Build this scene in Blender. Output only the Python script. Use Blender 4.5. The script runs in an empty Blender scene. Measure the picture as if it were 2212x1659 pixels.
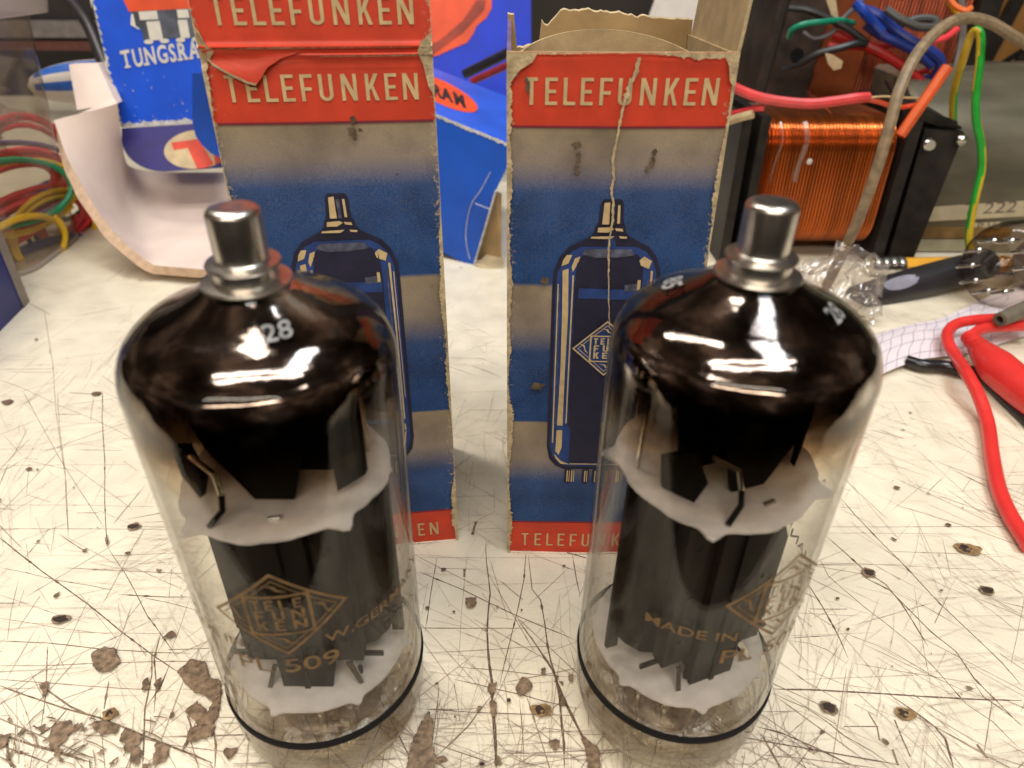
import bpy, math, random
from mathutils import Vector, Matrix, noise as mnoise

# ------------------------------------------------------------------ camera, world, lamps, exposure (1 unit = 1 cm)
random.seed(7)
SC = bpy.context.scene
COL = SC.collection
F, PITCH, H, CX, CY = 1475.0, math.radians(31.74), 14.5, 1106.0, 829.5
cam_d = bpy.data.cameras.new('camera')
cam = bpy.data.objects.new('camera', cam_d)
COL.objects.link(cam)
SC.camera = cam
cam.location = (0, 0, H)
cam.rotation_euler = (math.pi / 2 - PITCH, math.radians(-0.15), 0)
cam_d.sensor_width = 36.0
cam_d.lens = F / 2212 * 36.0
cam_d.clip_start = 0.5
cam_d.clip_end = 2000
cam_d.dof.use_dof = True
cam_d.dof.focus_distance = 17.6
cam_d.dof.aperture_fstop = 0.19

W = bpy.data.worlds.new('World')
SC.world = W
W.use_nodes = True
nt = W.node_tree
bg = nt.nodes['Background']
tc = nt.nodes.new('ShaderNodeTexCoord')
nz = nt.nodes.new('ShaderNodeTexNoise')
nz.inputs['Scale'].default_value = 2.2
nz.inputs['Detail'].default_value = 3
rp = nt.nodes.new('ShaderNodeValToRGB')
rp.color_ramp.elements[0].position = 0.40
rp.color_ramp.elements[0].color = (0.03, 0.02, 0.014, 1)
rp.color_ramp.elements[1].position = 0.66
rp.color_ramp.elements[1].color = (0.40, 0.28, 0.20, 1)
for p_, c_ in ((0.53, (0.10, 0.065, 0.045)), (0.74, (0.06, 0.22, 0.26)), (0.82, (0.02, 0.05, 0.14))):
    e_ = rp.color_ramp.elements.new(p_)
    e_.color = (*c_, 1)
nt.links.new(tc.outputs['Generated'], nz.inputs['Vector'])
nt.links.new(nz.outputs['Fac'], rp.inputs['Fac'])
sx_ = nt.nodes.new('ShaderNodeSeparateXYZ')
nt.links.new(tc.outputs['Generated'], sx_.inputs[0])
hm = nt.nodes.new('ShaderNodeMapRange')
hm.inputs['From Min'].default_value = -0.25
hm.inputs['From Max'].default_value = 0.35
hm.inputs['To Min'].default_value = 0.06
nt.links.new(sx_.outputs['Z'], hm.inputs['Value'])
wm = nt.nodes.new('ShaderNodeMix')
wm.data_type = 'RGBA'
wm.blend_type = 'MULTIPLY'
wm.inputs['Factor'].default_value = 1.0
nt.links.new(rp.outputs['Color'], wm.inputs['A'])
nt.links.new(hm.outputs[0], wm.inputs['B'])
nt.links.new(wm.outputs['Result'], bg.inputs['Color'])
bg.inputs['Strength'].default_value = 0.9


def area(name, loc, target, sx, sy, power, color, roll=0.0):
    d = bpy.data.lights.new(name, 'AREA')
    d.shape = 'RECTANGLE'
    d.size, d.size_y = sx, sy
    d.energy = power
    d.color = color
    o = bpy.data.objects.new(name, d)
    COL.objects.link(o)
    o.location = loc
    q = (Vector(target) - Vector(loc)).to_track_quat('-Z', 'Y')
    o.rotation_euler = (q.to_matrix() @ Matrix.Rotation(roll, 3, 'Z')).to_euler()
    return o


for k in (-1, 1):
    area('bench_fluorescent_tube', (-6, -62 - 3 * k, 60 + 5 * k), (0, 12, 5), 84, 4.5, 22000, (1.0, 0.89, 0.73))
    area('ceiling_fluorescent_tube', (6, -28 + 9 * k, 116 + 2 * k), (0, 20, 2), 120, 7, 52000, (1.0, 0.965, 0.91))
area('cool_strip_lamp', (38, 6, 112), (0, 20, 4), 60, 22, 50000, (0.80, 0.90, 1.0), 0.5)
area('shelf_strip_lamp', (-36, 38, 104), (0, 34, 2), 70, 14, 68000, (1.0, 0.94, 0.85), 1.2)

SC.view_settings.view_transform = 'Standard'
SC.view_settings.look = 'None'
SC.view_settings.exposure = 0.0
SC.view_settings.gamma = 1.0
SC.view_settings.use_curve_mapping = False
SC.render.engine = 'CYCLES'
SC.cycles.transparent_max_bounces = 48
SC.cycles.max_bounces = 12
SC.cycles.use_denoising = True

# ------------------------------------------------------------------ photo geometry: where a sight line meets a plane
_fw = Vector((0, math.cos(PITCH), -math.sin(PITCH)))
_up = Vector((0, math.sin(PITCH), math.cos(PITCH)))


def ray(x, y):
    return _fw + Vector((1, 0, 0)) * ((x - CX) / F) + _up * ((CY - y) / F)


def G(x, y, z=0.0):
    d = ray(x, y)
    return Vector((0, 0, H)) + d * ((z - H) / d.z)


def D(x, y, Y):
    d = ray(x, y)
    return Vector((0, 0, H)) + d * (Y / d.y)


# ------------------------------------------------------------------ mesh builder
class MB:
    def __init__(s):
        s.v, s.f, s.m, s.sm = [], [], [], []

    def face(s, pts, m=0, smooth=False):
        i = len(s.v)
        s.v += [Vector(p) for p in pts]
        s.f.append(list(range(i, i + len(pts))))
        s.m.append(m)
        s.sm.append(smooth)
        return s

    def grid(s, rows, m=0, smooth=True, cu=False, cv=False, mfun=None):
        i = len(s.v)
        n, k = len(rows), len(rows[0])
        for r in rows:
            s.v += [Vector(p) for p in r]
        for a in range(n if cv else n - 1):
            for b in range(k if cu else k - 1):
                a2, b2 = (a + 1) % n, (b + 1) % k
                s.f.append([i + a * k + b, i + a * k + b2, i + a2 * k + b2, i + a2 * k + b])
                s.m.append(mfun(a, b) if mfun else m)
                s.sm.append(smooth)
        return s

    def hexa(s, c, m=0):
        """8 corners: 0-3 bottom ring, 4-7 top ring"""
        i = len(s.v)
        s.v += [Vector(p) for p in c]
        for q in ((3, 2, 1, 0), (4, 5, 6, 7), (0, 1, 5, 4), (1, 2, 6, 5), (2, 3, 7, 6), (3, 0, 4, 7)):
            s.f.append([i + k for k in q])
            s.m.append(m)
            s.sm.append(False)
        return s

    def box(s, lo, hi, m=0, M=None):
        c = [(x, y, z) for z in (lo[2], hi[2]) for x, y in ((lo[0], lo[1]), (hi[0], lo[1]), (hi[0], hi[1]), (lo[0], hi[1]))]
        if M is not None:
            c = [M @ Vector(p) for p in c]
        return s.hexa(c, m)

    def prism(s, poly, d, m=0):
        """flat polygon of 3-D points pushed along vector d"""
        d = Vector(d)
        a = [Vector(p) for p in poly]
        b = [p + d for p in a]
        s.face(a[::-1], m)
        s.face(b, m)
        for k in range(len(a)):
            j = (k + 1) % len(a)
            s.face([a[k], a[j], b[j], b[k]], m)
        return s

    def lathe(s, prof, seg=48, m=0, M=None, smooth=True):
        rows = []
        for r, z in prof:
            row = [Vector((r * math.cos(2 * math.pi * k / seg), r * math.sin(2 * math.pi * k / seg), z)) for k in range(seg)]
            rows.append([M @ p for p in row] if M is not None else row)
        return s.grid(rows, m, smooth, cu=True)

    def tube(s, pts, r, seg=10, m=0, caps=True, mfun=None):
        pts = [Vector(p) for p in pts]
        rows = []
        ref = Vector((0.13, 0.27, 0.95))
        n0 = None
        for i, p in enumerate(pts):
            t = (pts[min(i + 1, len(pts) - 1)] - pts[max(i - 1, 0)]).normalized()
            if n0 is None:
                n0 = ref.cross(t).normalized()
            n0 = (n0 - t * n0.dot(t)).normalized()
            b = t.cross(n0)
            rr = r[i] if isinstance(r, (list, tuple)) else r
            rows.append([p + (n0 * math.cos(2 * math.pi * k / seg) + b * math.sin(2 * math.pi * k / seg)) * rr for k in range(seg)])
        s.grid(rows, m, True, cu=True, mfun=mfun)
        if caps:
            s.face(rows[0][::-1], m)
            s.face(rows[-1], m)
        return s


def spline(pts, n=8):
    """Catmull-Rom through 3-D points"""
    P = [Vector(p) for p in pts]
    P = [P[0] * 2 - P[1]] + P + [P[-1] * 2 - P[-2]]
    out = []
    for i in range(1, len(P) - 2):
        a, b, c, d = P[i - 1:i + 3]
        for k in range(n):
            t = k / n
            out.append(0.5 * (2 * b + (c - a) * t + (2 * a - 5 * b + 4 * c - d) * t * t + (3 * b - a - 3 * c + d) * t ** 3))
    out.append(P[-2])
    return out


def link(name, mb, mats, parent=None, origin=None, local=False):
    """one mesh object. Built in world space unless local; top-level origin = foot of its bounding box"""
    mats = mats if isinstance(mats, (list, tuple)) else [mats]
    me = bpy.data.meshes.new(name)
    if local:
        o0 = Vector((0, 0, 0))
    elif parent is not None:
        o0 = parent.location.copy()
        p = parent.parent
        while p is not None:
            o0 += p.location
            p = p.parent
    elif origin is not None:
        o0 = Vector(origin)
    else:
        lo = [min(v[k] for v in mb.v) for k in range(3)]
        hi = [max(v[k] for v in mb.v) for k in range(3)]
        o0 = Vector(((lo[0] + hi[0]) / 2, (lo[1] + hi[1]) / 2, lo[2]))
    me.from_pydata([v - o0 for v in mb.v], [], mb.f)
    for m in mats:
        me.materials.append(m)
    me.polygons.foreach_set('material_index', mb.m)
    me.polygons.foreach_set('use_smooth', mb.sm)
    me.update()
    if max(mb.sm):
        me.set_sharp_from_angle(angle=math.radians(38))
    o = bpy.data.objects.new(name, me)
    COL.objects.link(o)
    if parent is not None:
        o.parent = parent
    elif not local:
        o.location = o0
    return o


def tag(o, label, cat, group=None, kind=None):
    o['label'] = label
    o['category'] = cat
    if group:
        o['group'] = group
    if kind:
        o['kind'] = kind
    return o


def thing(name, loc, label, cat, group=None, rz=0.0):
    o = bpy.data.objects.new(name, None)
    o.empty_display_size = 0.5
    COL.objects.link(o)
    o.location = loc
    o.rotation_euler = (0, 0, rz)
    return tag(o, label, cat, group)


def text_polys(txt, size, bold=0.0, sx=1.0):
    c = bpy.data.curves.new('lettering', 'FONT')
    c.body = txt
    c.size = size
    c.offset = bold
    c.resolution_u = 3
    o = bpy.data.objects.new('lettering', c)
    COL.objects.link(o)
    dg = bpy.context.evaluated_depsgraph_get()
    e = o.evaluated_get(dg)
    me = e.to_mesh()
    vs = [(v.co.x * sx, v.co.y) for v in me.vertices]
    fs = [list(p.vertices) for p in me.polygons]
    e.to_mesh_clear()
    bpy.data.objects.remove(o)
    bpy.data.curves.remove(c)
    return vs, fs


def add_text(mb, txt, size, fn, m=0, bold=0.0, sx=1.0):
    """fn maps (u, v) of the lettering to a 3-D point"""
    vs, fs = text_polys(txt, size, bold, sx)
    i = len(mb.v)
    mb.v += [Vector(fn(u, v)) for u, v in vs]
    for f in fs:
        mb.f.append([i + k for k in f])
        mb.m.append(m)
        mb.sm.append(False)
    return max(u for u, v in vs)


# ------------------------------------------------------------------ materials
def pm(name, col, rough=0.5, metal=0.0, var=0.15, vs=1.2, bump=0.0, bs=8.0, coat=0.0, spec=0.5, aniso=None, detail=6, col2=None, lo=0.35, hi=0.7):
    m = bpy.data.materials.new(name)
    m.use_nodes = True
    n, l = m.node_tree.nodes, m.node_tree.links
    b = n['Principled BSDF']
    b.inputs['Roughness'].default_value = rough
    b.inputs['Metallic'].default_value = metal
    b.inputs['Coat Weight'].default_value = coat
    b.inputs['Specular IOR Level'].default_value = spec
    tcn = n.new('ShaderNodeTexCoord')
    t = n.new('ShaderNodeTexNoise')
    t.inputs['Scale'].default_value = vs
    t.inputs['Detail'].default_value = detail
    l.new(tcn.outputs['Object'], t.inputs['Vector'])
    if aniso:
        mp = n.new('ShaderNodeMapping')
        mp.inputs['Scale'].default_value = aniso
        l.new(tcn.outputs['Object'], mp.inputs['Vector'])
        l.new(mp.outputs['Vector'], t.inputs['Vector'])
    r = n.new('ShaderNodeValToRGB')
    c2 = col2 or tuple(c * (1 - 2 * var) for c in col)
    r.color_ramp.elements[0].position = lo
    r.color_ramp.elements[1].position = hi
    r.color_ramp.elements[0].color = (*c2, 1)
    r.color_ramp.elements[1].color = (*col, 1)
    l.new(t.outputs['Fac'], r.inputs['Fac'])
    l.new(r.outputs['Color'], b.inputs['Base Color'])
    if bump:
        t2 = n.new('ShaderNodeTexNoise')
        t2.inputs['Scale'].default_value = bs
        t2.inputs['Detail'].default_value = 5
        l.new(tcn.outputs['Object'], t2.inputs['Vector'])
        bp = n.new('ShaderNodeBump')
        bp.inputs['Strength'].default_value = bump
        bp.inputs['Distance'].default_value = 0.05
        l.new(t2.outputs['Fac'], bp.inputs['Height'])
        l.new(bp.outputs['Normal'], b.inputs['Normal'])
    return m


def see_through(name, tint, edge, gloss_rough=0.03, base=0.045, haze=None, hazef=0.0, bump=0.0, bs=3.0, edge_pow=3.0):
    """thin clear sheet: clear film plus Fresnel-like gloss, light passes"""
    m = bpy.data.materials.new(name)
    m.use_nodes = True
    n, l = m.node_tree.nodes, m.node_tree.links
    n.remove(n['Principled BSDF'])
    out = n['Material Output']
    lw = n.new('ShaderNodeLayerWeight')
    lw.inputs['Blend'].default_value = 0.5
    p5 = n.new('ShaderNodeMath'); p5.operation = 'POWER'; p5.inputs[1].default_value = 5
    l.new(lw.outputs['Facing'], p5.inputs[0])
    ma = n.new('ShaderNodeMath'); ma.operation = 'MULTIPLY_ADD'
    ma.inputs[1].default_value = 0.9; ma.inputs[2].default_value = base
    l.new(p5.outputs[0], ma.inputs[0])
    p3 = n.new('ShaderNodeMath'); p3.operation = 'POWER'; p3.inputs[1].default_value = edge_pow
    l.new(lw.outputs['Facing'], p3.inputs[0])
    mx = n.new('ShaderNodeMix'); mx.data_type = 'RGBA'
    mx.inputs['A'].default_value = (*tint, 1); mx.inputs['B'].default_value = (*edge, 1)
    l.new(p3.outputs[0], mx.inputs['Factor'])
    tr = n.new('ShaderNodeBsdfTransparent')
    l.new(mx.outputs['Result'], tr.inputs['Color'])
    gl = n.new('ShaderNodeBsdfGlossy')
    gl.inputs['Roughness'].default_value = gloss_rough
    src = tr.outputs[0]
    if haze:
        df = n.new('ShaderNodeBsdfTranslucent'); df.inputs['Color'].default_value = (*haze, 1)
        d2 = n.new('ShaderNodeBsdfDiffuse'); d2.inputs['Color'].default_value = (*haze, 1)
        ad = n.new('ShaderNodeMixShader'); ad.inputs[0].default_value = 0.5
        l.new(df.outputs[0], ad.inputs[1]); l.new(d2.outputs[0], ad.inputs[2])
        mh = n.new('ShaderNodeMixShader'); mh.inputs[0].default_value = hazef
        l.new(src, mh.inputs[1]); l.new(ad.outputs[0], mh.inputs[2])
        src = mh.outputs[0]
    ms = n.new('ShaderNodeMixShader')
    l.new(ma.outputs[0], ms.inputs[0]); l.new(src, ms.inputs[1]); l.new(gl.outputs[0], ms.inputs[2])
    l.new(ms.outputs[0], out.inputs['Surface'])
    if bump:
        tcn = n.new('ShaderNodeTexCoord')
        t2 = n.new('ShaderNodeTexNoise'); t2.inputs['Scale'].default_value = bs; t2.inputs['Detail'].default_value = 6
        l.new(tcn.outputs['Object'], t2.inputs['Vector'])
        bp = n.new('ShaderNodeBump'); bp.inputs['Strength'].default_value = bump; bp.inputs['Distance'].default_value = 0.15
        l.new(t2.outputs['Fac'], bp.inputs['Height'])
        for q in (gl, ):
            l.new(bp.outputs['Normal'], q.inputs['Normal'])
    return m


M = {}
M['table'] = pm('bench_board', (0.775, 0.70, 0.545), 0.34, var=0.075, vs=0.8, bump=0.42, bs=7.0, detail=12, lo=0.32, hi=0.66)
M['scratch_dark'] = pm('scratch_dark', (0.17, 0.10, 0.065), 0.8, var=0.25, vs=3)
M['scratch_mid'] = pm('scratch_mid', (0.33, 0.225, 0.17), 0.8, var=0.2, vs=2)
M['scratch_light'] = pm('scratch_light', (0.56, 0.46, 0.37), 0.7, var=0.15, vs=2)
M['chip'] = pm('bare_wood_chip', (0.31, 0.21, 0.13), 0.85, var=0.34, vs=7, bump=0.5, bs=14, detail=10)
M['hole'] = pm('hole_dark', (0.05, 0.03, 0.02), 0.9, var=0.3, vs=6)
M['hole_tan'] = pm('hole_rim', (0.36, 0.22, 0.09), 0.8, var=0.3, vs=5, bump=0.5)
M['nickel'] = pm('nickel_cap', (0.70, 0.66, 0.60), 0.28, 1.0, var=0.12, vs=3)
M['black_band'] = pm('black_band', (0.007, 0.006, 0.007), 0.8, spec=0.2)
M['anode'] = pm('blackened_anode', (0.018, 0.012, 0.009), 0.55, 0.1, var=0.35, spec=0.12, vs=1.4, aniso=(2.5, 2.5, 0.35))
M['wing'] = pm('grey_carbonised', (0.034, 0.026, 0.022), 0.5, 0.15, spec=0.15, var=0.35, vs=1.6, aniso=(2.5, 2.5, 0.3))
M['soot'] = pm('black_shield', (0.005, 0.0045, 0.004), 0.7, 0.0, var=0.3, spec=0.15)
M['mica'] = pm('mica', (0.74, 0.68, 0.65), 0.3, var=0.18, vs=1.6, bump=0.1)
M['steel'] = pm('bright_wire', (0.70, 0.68, 0.62), 0.2, 1.0, var=0.1)
M['ink'] = pm('gold_ink', (0.26, 0.15, 0.055), 0.6, var=0.25, vs=5)
M['white_ink'] = pm('white_stamp', (0.30, 0.295, 0.29), 0.7, var=0.25, vs=5)
M['glass'] = see_through('tube_glass', (0.985, 0.98, 0.965), (0.62, 0.60, 0.55), 0.02, 0.018)
M['card'] = pm('raw_cardboard', (0.50, 0.36, 0.19), 0.9, var=0.16, vs=1.5, bump=0.15, bs=12)
M['card_dark'] = pm('inner_cardboard', (0.44, 0.29, 0.13), 0.9, var=0.14, vs=1.2, bump=0.1, bs=10)
M['worn'] = pm('worn_paper_edge', (0.58, 0.45, 0.26), 0.95, var=0.22, vs=5, bump=0.5, bs=14)
M['stain'] = pm('brown_stain', (0.17, 0.11, 0.055), 0.9, var=0.3, vs=4)
M['print_cream'] = pm('print_cream', (0.60, 0.44, 0.22), 0.8, var=0.12, vs=4)
M['print_navy'] = pm('print_navy', (0.014, 0.012, 0.040), 0.6, var=0.2, vs=3)
M['print_blue'] = pm('print_blue', (0.018, 0.055, 0.22), 0.6, var=0.2, vs=3)
M['print_mid'] = pm('print_greyblue', (0.10, 0.105, 0.16), 0.7, var=0.3, vs=6)
M['box_red'] = pm('box_red', (0.62, 0.045, 0.012), 0.55, var=0.10, vs=1.6, bump=0.08, bs=6)


def box_print():
    """printed front: red bands, and three grey bands that screen off into blue"""
    m = bpy.data.materials.new('carton_print')
    m.use_nodes = True
    n, l = m.node_tree.nodes, m.node_tree.links
    b = n['Principled BSDF']
    b.inputs['Roughness'].default_value = 0.7
    b.inputs['Specular IOR Level'].default_value = 0.25
    tcn = n.new('ShaderNodeTexCoord')
    sp = n.new('ShaderNodeSeparateXYZ')
    l.new(tcn.outputs['Object'], sp.inputs[0])
    big = n.new('ShaderNodeTexNoise'); big.inputs['Scale'].default_value = 0.8; big.inputs['Detail'].default_value = 4
    fine = n.new('ShaderNodeTexNoise'); fine.inputs['Scale'].default_value = 34; fine.inputs['Detail'].default_value = 2
    l.new(tcn.outputs['Object'], big.inputs['Vector'])
    l.new(tcn.outputs['Object'], fine.inputs['Vector'])
    mr = n.new('ShaderNodeMapRange')
    mr.inputs['From Max'].default_value = 13.03
    l.new(sp.outputs['Z'], mr.inputs['Value'])
    # mask of blue ink coverage by height
    rb = n.new('ShaderNodeValToRGB')
    el = rb.color_ramp.elements
    def st(z): return z / 13.03
    keys = [(0, 1), (st(2.6), 0.92), (st(3.35), 0.2), (st(4.49), 0.03), (st(4.5), 1), (st(6.5), 0.92), (st(7.2), 0.2), (st(8.24), 0.03),
            (st(8.25), 1), (st(10.35), 0.92), (st(10.95), 0.25), (st(11.67), 0.0)]
    el[0].position, el[0].color = 0, (1, 1, 1, 1)
    el[1].position, el[1].color = 1, (0, 0, 0, 1)
    for p, v in keys[1:]:
        e = el.new(p)
        e.color = (v, v, v, 1)
    l.new(mr.outputs[0], rb.inputs['Fac'])
    ad = n.new('ShaderNodeMath'); ad.operation = 'MULTIPLY_ADD'
    ad.inputs[1].default_value = 0.62; ad.inputs[2].default_value = -0.31
    l.new(fine.outputs['Fac'], ad.inputs[0])
    a2 = n.new('ShaderNodeMath'); a2.operation = 'ADD'; a2.use_clamp = True
    l.new(rb.outputs['Color'], a2.inputs[0]); l.new(ad.outputs[0], a2.inputs[1])
    mx = n.new('ShaderNodeMix'); mx.data_type = 'RGBA'
    mx.inputs['A'].default_value = (0.30, 0.235, 0.155, 1)
    mx.inputs['B'].default_value = (0.013, 0.058, 0.195, 1)
    l.new(a2.outputs[0], mx.inputs['Factor'])
    vr = n.new('ShaderNodeMix'); vr.data_type = 'RGBA'; vr.blend_type = 'MULTIPLY'; vr.inputs['Factor'].default_value = 1
    rg = n.new('ShaderNodeValToRGB')
    rg.color_ramp.elements[0].position = 0.3; rg.color_ramp.elements[0].color = (0.62, 0.6, 0.58, 1)
    rg.color_ramp.elements[1].position = 0.6; rg.color_ramp.elements[1].color = (1.08, 1.05, 1.0, 1)
    l.new(big.outputs['Fac'], rg.inputs['Fac'])
    l.new(mx.outputs['Result'], vr.inputs['A']); l.new(rg.outputs['Color'], vr.inputs['B'])
    l.new(vr.outputs['Result'], b.inputs['Base Color'])
    bp = n.new('ShaderNodeBump'); bp.inputs['Strength'].default_value = 0.12; bp.inputs['Distance'].default_value = 0.03
    l.new(big.outputs['Fac'], bp.inputs['Height']); l.new(bp.outputs['Normal'], b.inputs['Normal'])
    return m


M['carton'] = box_print()


def rub_edges(m, width):
    """paper rubbed bare in specks towards the long edges and here and there on the face"""
    n, l = m.node_tree.nodes, m.node_tree.links
    b = n['Principled BSDF']
    src = b.inputs['Base Color'].links[0].from_socket
    tcn = n.new('ShaderNodeTexCoord')
    sp = n.new('ShaderNodeSeparateXYZ'); l.new(tcn.outputs['Object'], sp.inputs[0])
    def mth(op, a, b_, c=None):
        q = n.new('ShaderNodeMath'); q.operation = op
        for i, v in enumerate((a, b_, c)):
            if v is None: continue
            if isinstance(v, (int, float)): q.inputs[i].default_value = v
            else: l.new(v, q.inputs[i])
        return q.outputs[0]
    d = mth('MINIMUM', sp.outputs['X'], mth('SUBTRACT', width, sp.outputs['X']))
    t = n.new('ShaderNodeTexNoise'); t.inputs['Scale'].default_value = 11; t.inputs['Detail'].default_value = 8; t.inputs['Roughness'].default_value = 0.75
    l.new(tcn.outputs['Object'], t.inputs['Vector'])
    t2 = n.new('ShaderNodeTexNoise'); t2.inputs['Scale'].default_value = 1.1; t2.inputs['Detail'].default_value = 3
    l.new(tcn.outputs['Object'], t2.inputs['Vector'])
    edge = mth('POWER', mth('SUBTRACT', 1.0, mth('MINIMUM', mth('MULTIPLY', d, 1.6), 1.0)), 2.0)
    v = mth('ADD', mth('ADD', t.outputs['Fac'], mth('MULTIPLY', edge, 0.24)), mth('MULTIPLY', t2.outputs['Fac'], 0.16))
    q = mth('MULTIPLY', mth('SUBTRACT', v, 0.80), 9.0)
    q = mth('MINIMUM', mth('MAXIMUM', q, 0.0), 0.8)
    mx = n.new('ShaderNodeMix'); mx.data_type = 'RGBA'
    mx.inputs['B'].default_value = (0.46, 0.36, 0.22, 1)
    l.new(q, mx.inputs['Factor']); l.new(src, mx.inputs['A'])
    l.new(mx.outputs['Result'], b.inputs['Base Color'])


rub_edges(M['carton'], 4.48)
rub_edges(M['box_red'], 4.48)


def getter_mat():
    """dark mirror deposit that thins out towards its lower rim"""
    m = bpy.data.materials.new('getter_mirror')
    m.use_nodes = True
    n, l = m.node_tree.nodes, m.node_tree.links
    b = n['Principled BSDF']
    b.inputs['Metallic'].default_value = 1.0
    b.inputs['Roughness'].default_value = 0.085
    tb_ = n.new('ShaderNodeTexNoise'); tb_.inputs['Scale'].default_value = 1.3; tb_.inputs['Detail'].default_value = 3
    bp = n.new('ShaderNodeBump'); bp.inputs['Strength'].default_value = 0.34; bp.inputs['Distance'].default_value = 0.06
    l.new(tb_.outputs['Fac'], bp.inputs['Height']); l.new(bp.outputs['Normal'], b.inputs['Normal'])
    out = n['Material Output']
    tcn = n.new('ShaderNodeTexCoord')
    l.new(tcn.outputs['Object'], tb_.inputs['Vector'])
    t = n.new('ShaderNodeTexNoise'); t.inputs['Scale'].default_value = 0.85; t.inputs['Detail'].default_value = 7
    l.new(tcn.outputs['Object'], t.inputs['Vector'])
    r = n.new('ShaderNodeValToRGB')
    r.color_ramp.elements[0].position = 0.38; r.color_ramp.elements[0].color = (0.07, 0.054, 0.047, 1)
    e5 = r.color_ramp.elements.new(0.52); e5.color = (0.28, 0.225, 0.195, 1)
    r.color_ramp.elements[-1].position = 0.61; r.color_ramp.elements[-1].color = (0.72, 0.69, 0.67, 1)
    l.new(t.outputs['Fac'], r.inputs['Fac'])
    dk = n.new('ShaderNodeMix'); dk.data_type = 'RGBA'
    dk.inputs['A'].default_value = (0.006, 0.004, 0.003, 1)
    l.new(r.outputs['Color'], dk.inputs['B'])
    l.new(dk.outputs['Result'], b.inputs['Base Color'])
    sp = n.new('ShaderNodeSeparateXYZ'); l.new(tcn.outputs['Object'], sp.inputs[0])
    t2 = n.new('ShaderNodeTexNoise'); t2.inputs['Scale'].default_value = 0.5; t2.inputs['Detail'].default_value = 3
    l.new(tcn.outputs['Object'], t2.inputs['Vector'])
    ad = n.new('ShaderNodeMath'); ad.operation = 'MULTIPLY_ADD'; ad.inputs[1].default_value = 2.4
    l.new(t2.outputs['Fac'], ad.inputs[0]); l.new(sp.outputs['Z'], ad.inputs[2])
    mr = n.new('ShaderNodeMapRange')
    mr.inputs['From Min'].default_value = 9.1; mr.inputs['From Max'].default_value = 10.75
    l.new(ad.outputs[0], mr.inputs['Value'])
    dm = n.new('ShaderNodeMapRange'); dm.interpolation_type = 'SMOOTHSTEP'
    dm.inputs['From Min'].default_value = 10.0; dm.inputs['From Max'].default_value = 10.9
    l.new(ad.outputs[0], dm.inputs['Value']); l.new(dm.outputs[0], dk.inputs['Factor'])
    film = n.new('ShaderNodeValToRGB')
    fe = film.color_ramp.elements
    fe[0].position, fe[0].color = 0.0, (1, 1, 1, 1)
    fe[1].position, fe[1].color = 0.75, (0.05, 0.025, 0.012, 1)
    for p_, c_ in ((0.25, (0.80, 0.70, 0.58)), (0.5, (0.34, 0.23, 0.14))):
        e = fe.new(p_); e.color = (*c_, 1)
    l.new(mr.outputs[0], film.inputs['Fac'])
    tr = n.new('ShaderNodeBsdfTransparent'); l.new(film.outputs['Color'], tr.inputs['Color'])
    m2 = n.new('ShaderNodeMapRange'); m2.inputs['From Min'].default_value = 0.45; m2.inputs['From Max'].default_value = 0.95
    l.new(mr.outputs[0], m2.inputs['Value'])
    ms = n.new('ShaderNodeMixShader')
    l.new(m2.outputs[0], ms.inputs[0]); l.new(tr.outputs[0], ms.inputs[1]); l.new(b.outputs[0], ms.inputs[2])
    l.new(ms.outputs[0], out.inputs['Surface'])
    return m


M['getter'] = getter_mat()

# ------------------------------------------------------------------ the bench top with its scratches, chips and holes
TB = MB()
TB.box((-95, 2.5, -3), (95, 120, 0), 0)
_layer = [0]


def lay():
    _layer[0] += 1
    return 0.004 + _layer[0] * 0.000012


def jitter_line(pts, w, m):
    """a torn, uneven line on the bench; pts are (x, y) in cm, w widths in cm"""
    P = [Vector((p[0], p[1], 0)) for p in pts]
    ws = w if isinstance(w, (list, tuple)) else [w] * len(P)
    out = []
    for i in range(len(P) - 1):
        n = max(1, int((P[i + 1] - P[i]).length / 0.10))
        for k in range(n):
            t = k / n
            out.append((P[i].lerp(P[i + 1], t), ws[i] + (ws[i + 1] - ws[i]) * t))
    out.append((P[-1], ws[-1]))
    if len(out) < 3:
        return
    L, R, z = [], [], lay()
    sd = random.random() * 90
    N = len(out)
    for i, (p, ww) in enumerate(out):
        t = (out[min(i + 1, N - 1)][0] - out[max(i - 1, 0)][0]).normalized()
        nn = Vector((-t.y, t.x, 0))
        end = min(1, i / 4, (N - 1 - i) / 4) if N > 9 else 1
        j = mnoise.noise((sd, i * 0.13, 0)) * 0.008
        hw = ww * 0.5 * (0.22 + 0.78 * end) * (0.75 + 0.7 * abs(mnoise.noise((sd + 9, i * 0.45, 1))) + random.random() * 0.35)
        if random.random() < 0.025:
            hw *= 2.2
        q = p + nn * j
        L.append((q.x + nn.x * hw, q.y + nn.y * hw, z))
        R.append((q.x - nn.x * hw, q.y - nn.y * hw, z))
    TB.grid([R, L], m, False)


def blob(c, rx, ry, rot, m, rough=0.25, n=26, z=None):
    z = z or lay()
    sd = random.random() * 99
    P = []
    for k in range(n):
        a = 2 * math.pi * k / n
        s = 1 + rough * (mnoise.noise((math.cos(a) * 1.6 + sd, math.sin(a) * 1.6, sd)) * 1.6 + random.uniform(-0.3, 0.3))
        x, y = rx * math.cos(a) * s, ry * math.sin(a) * s
        P.append((c[0] + x * math.cos(rot) - y * math.sin(rot), c[1] + x * math.sin(rot) + y * math.cos(rot), z))
    TB.face(P, m)


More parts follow.
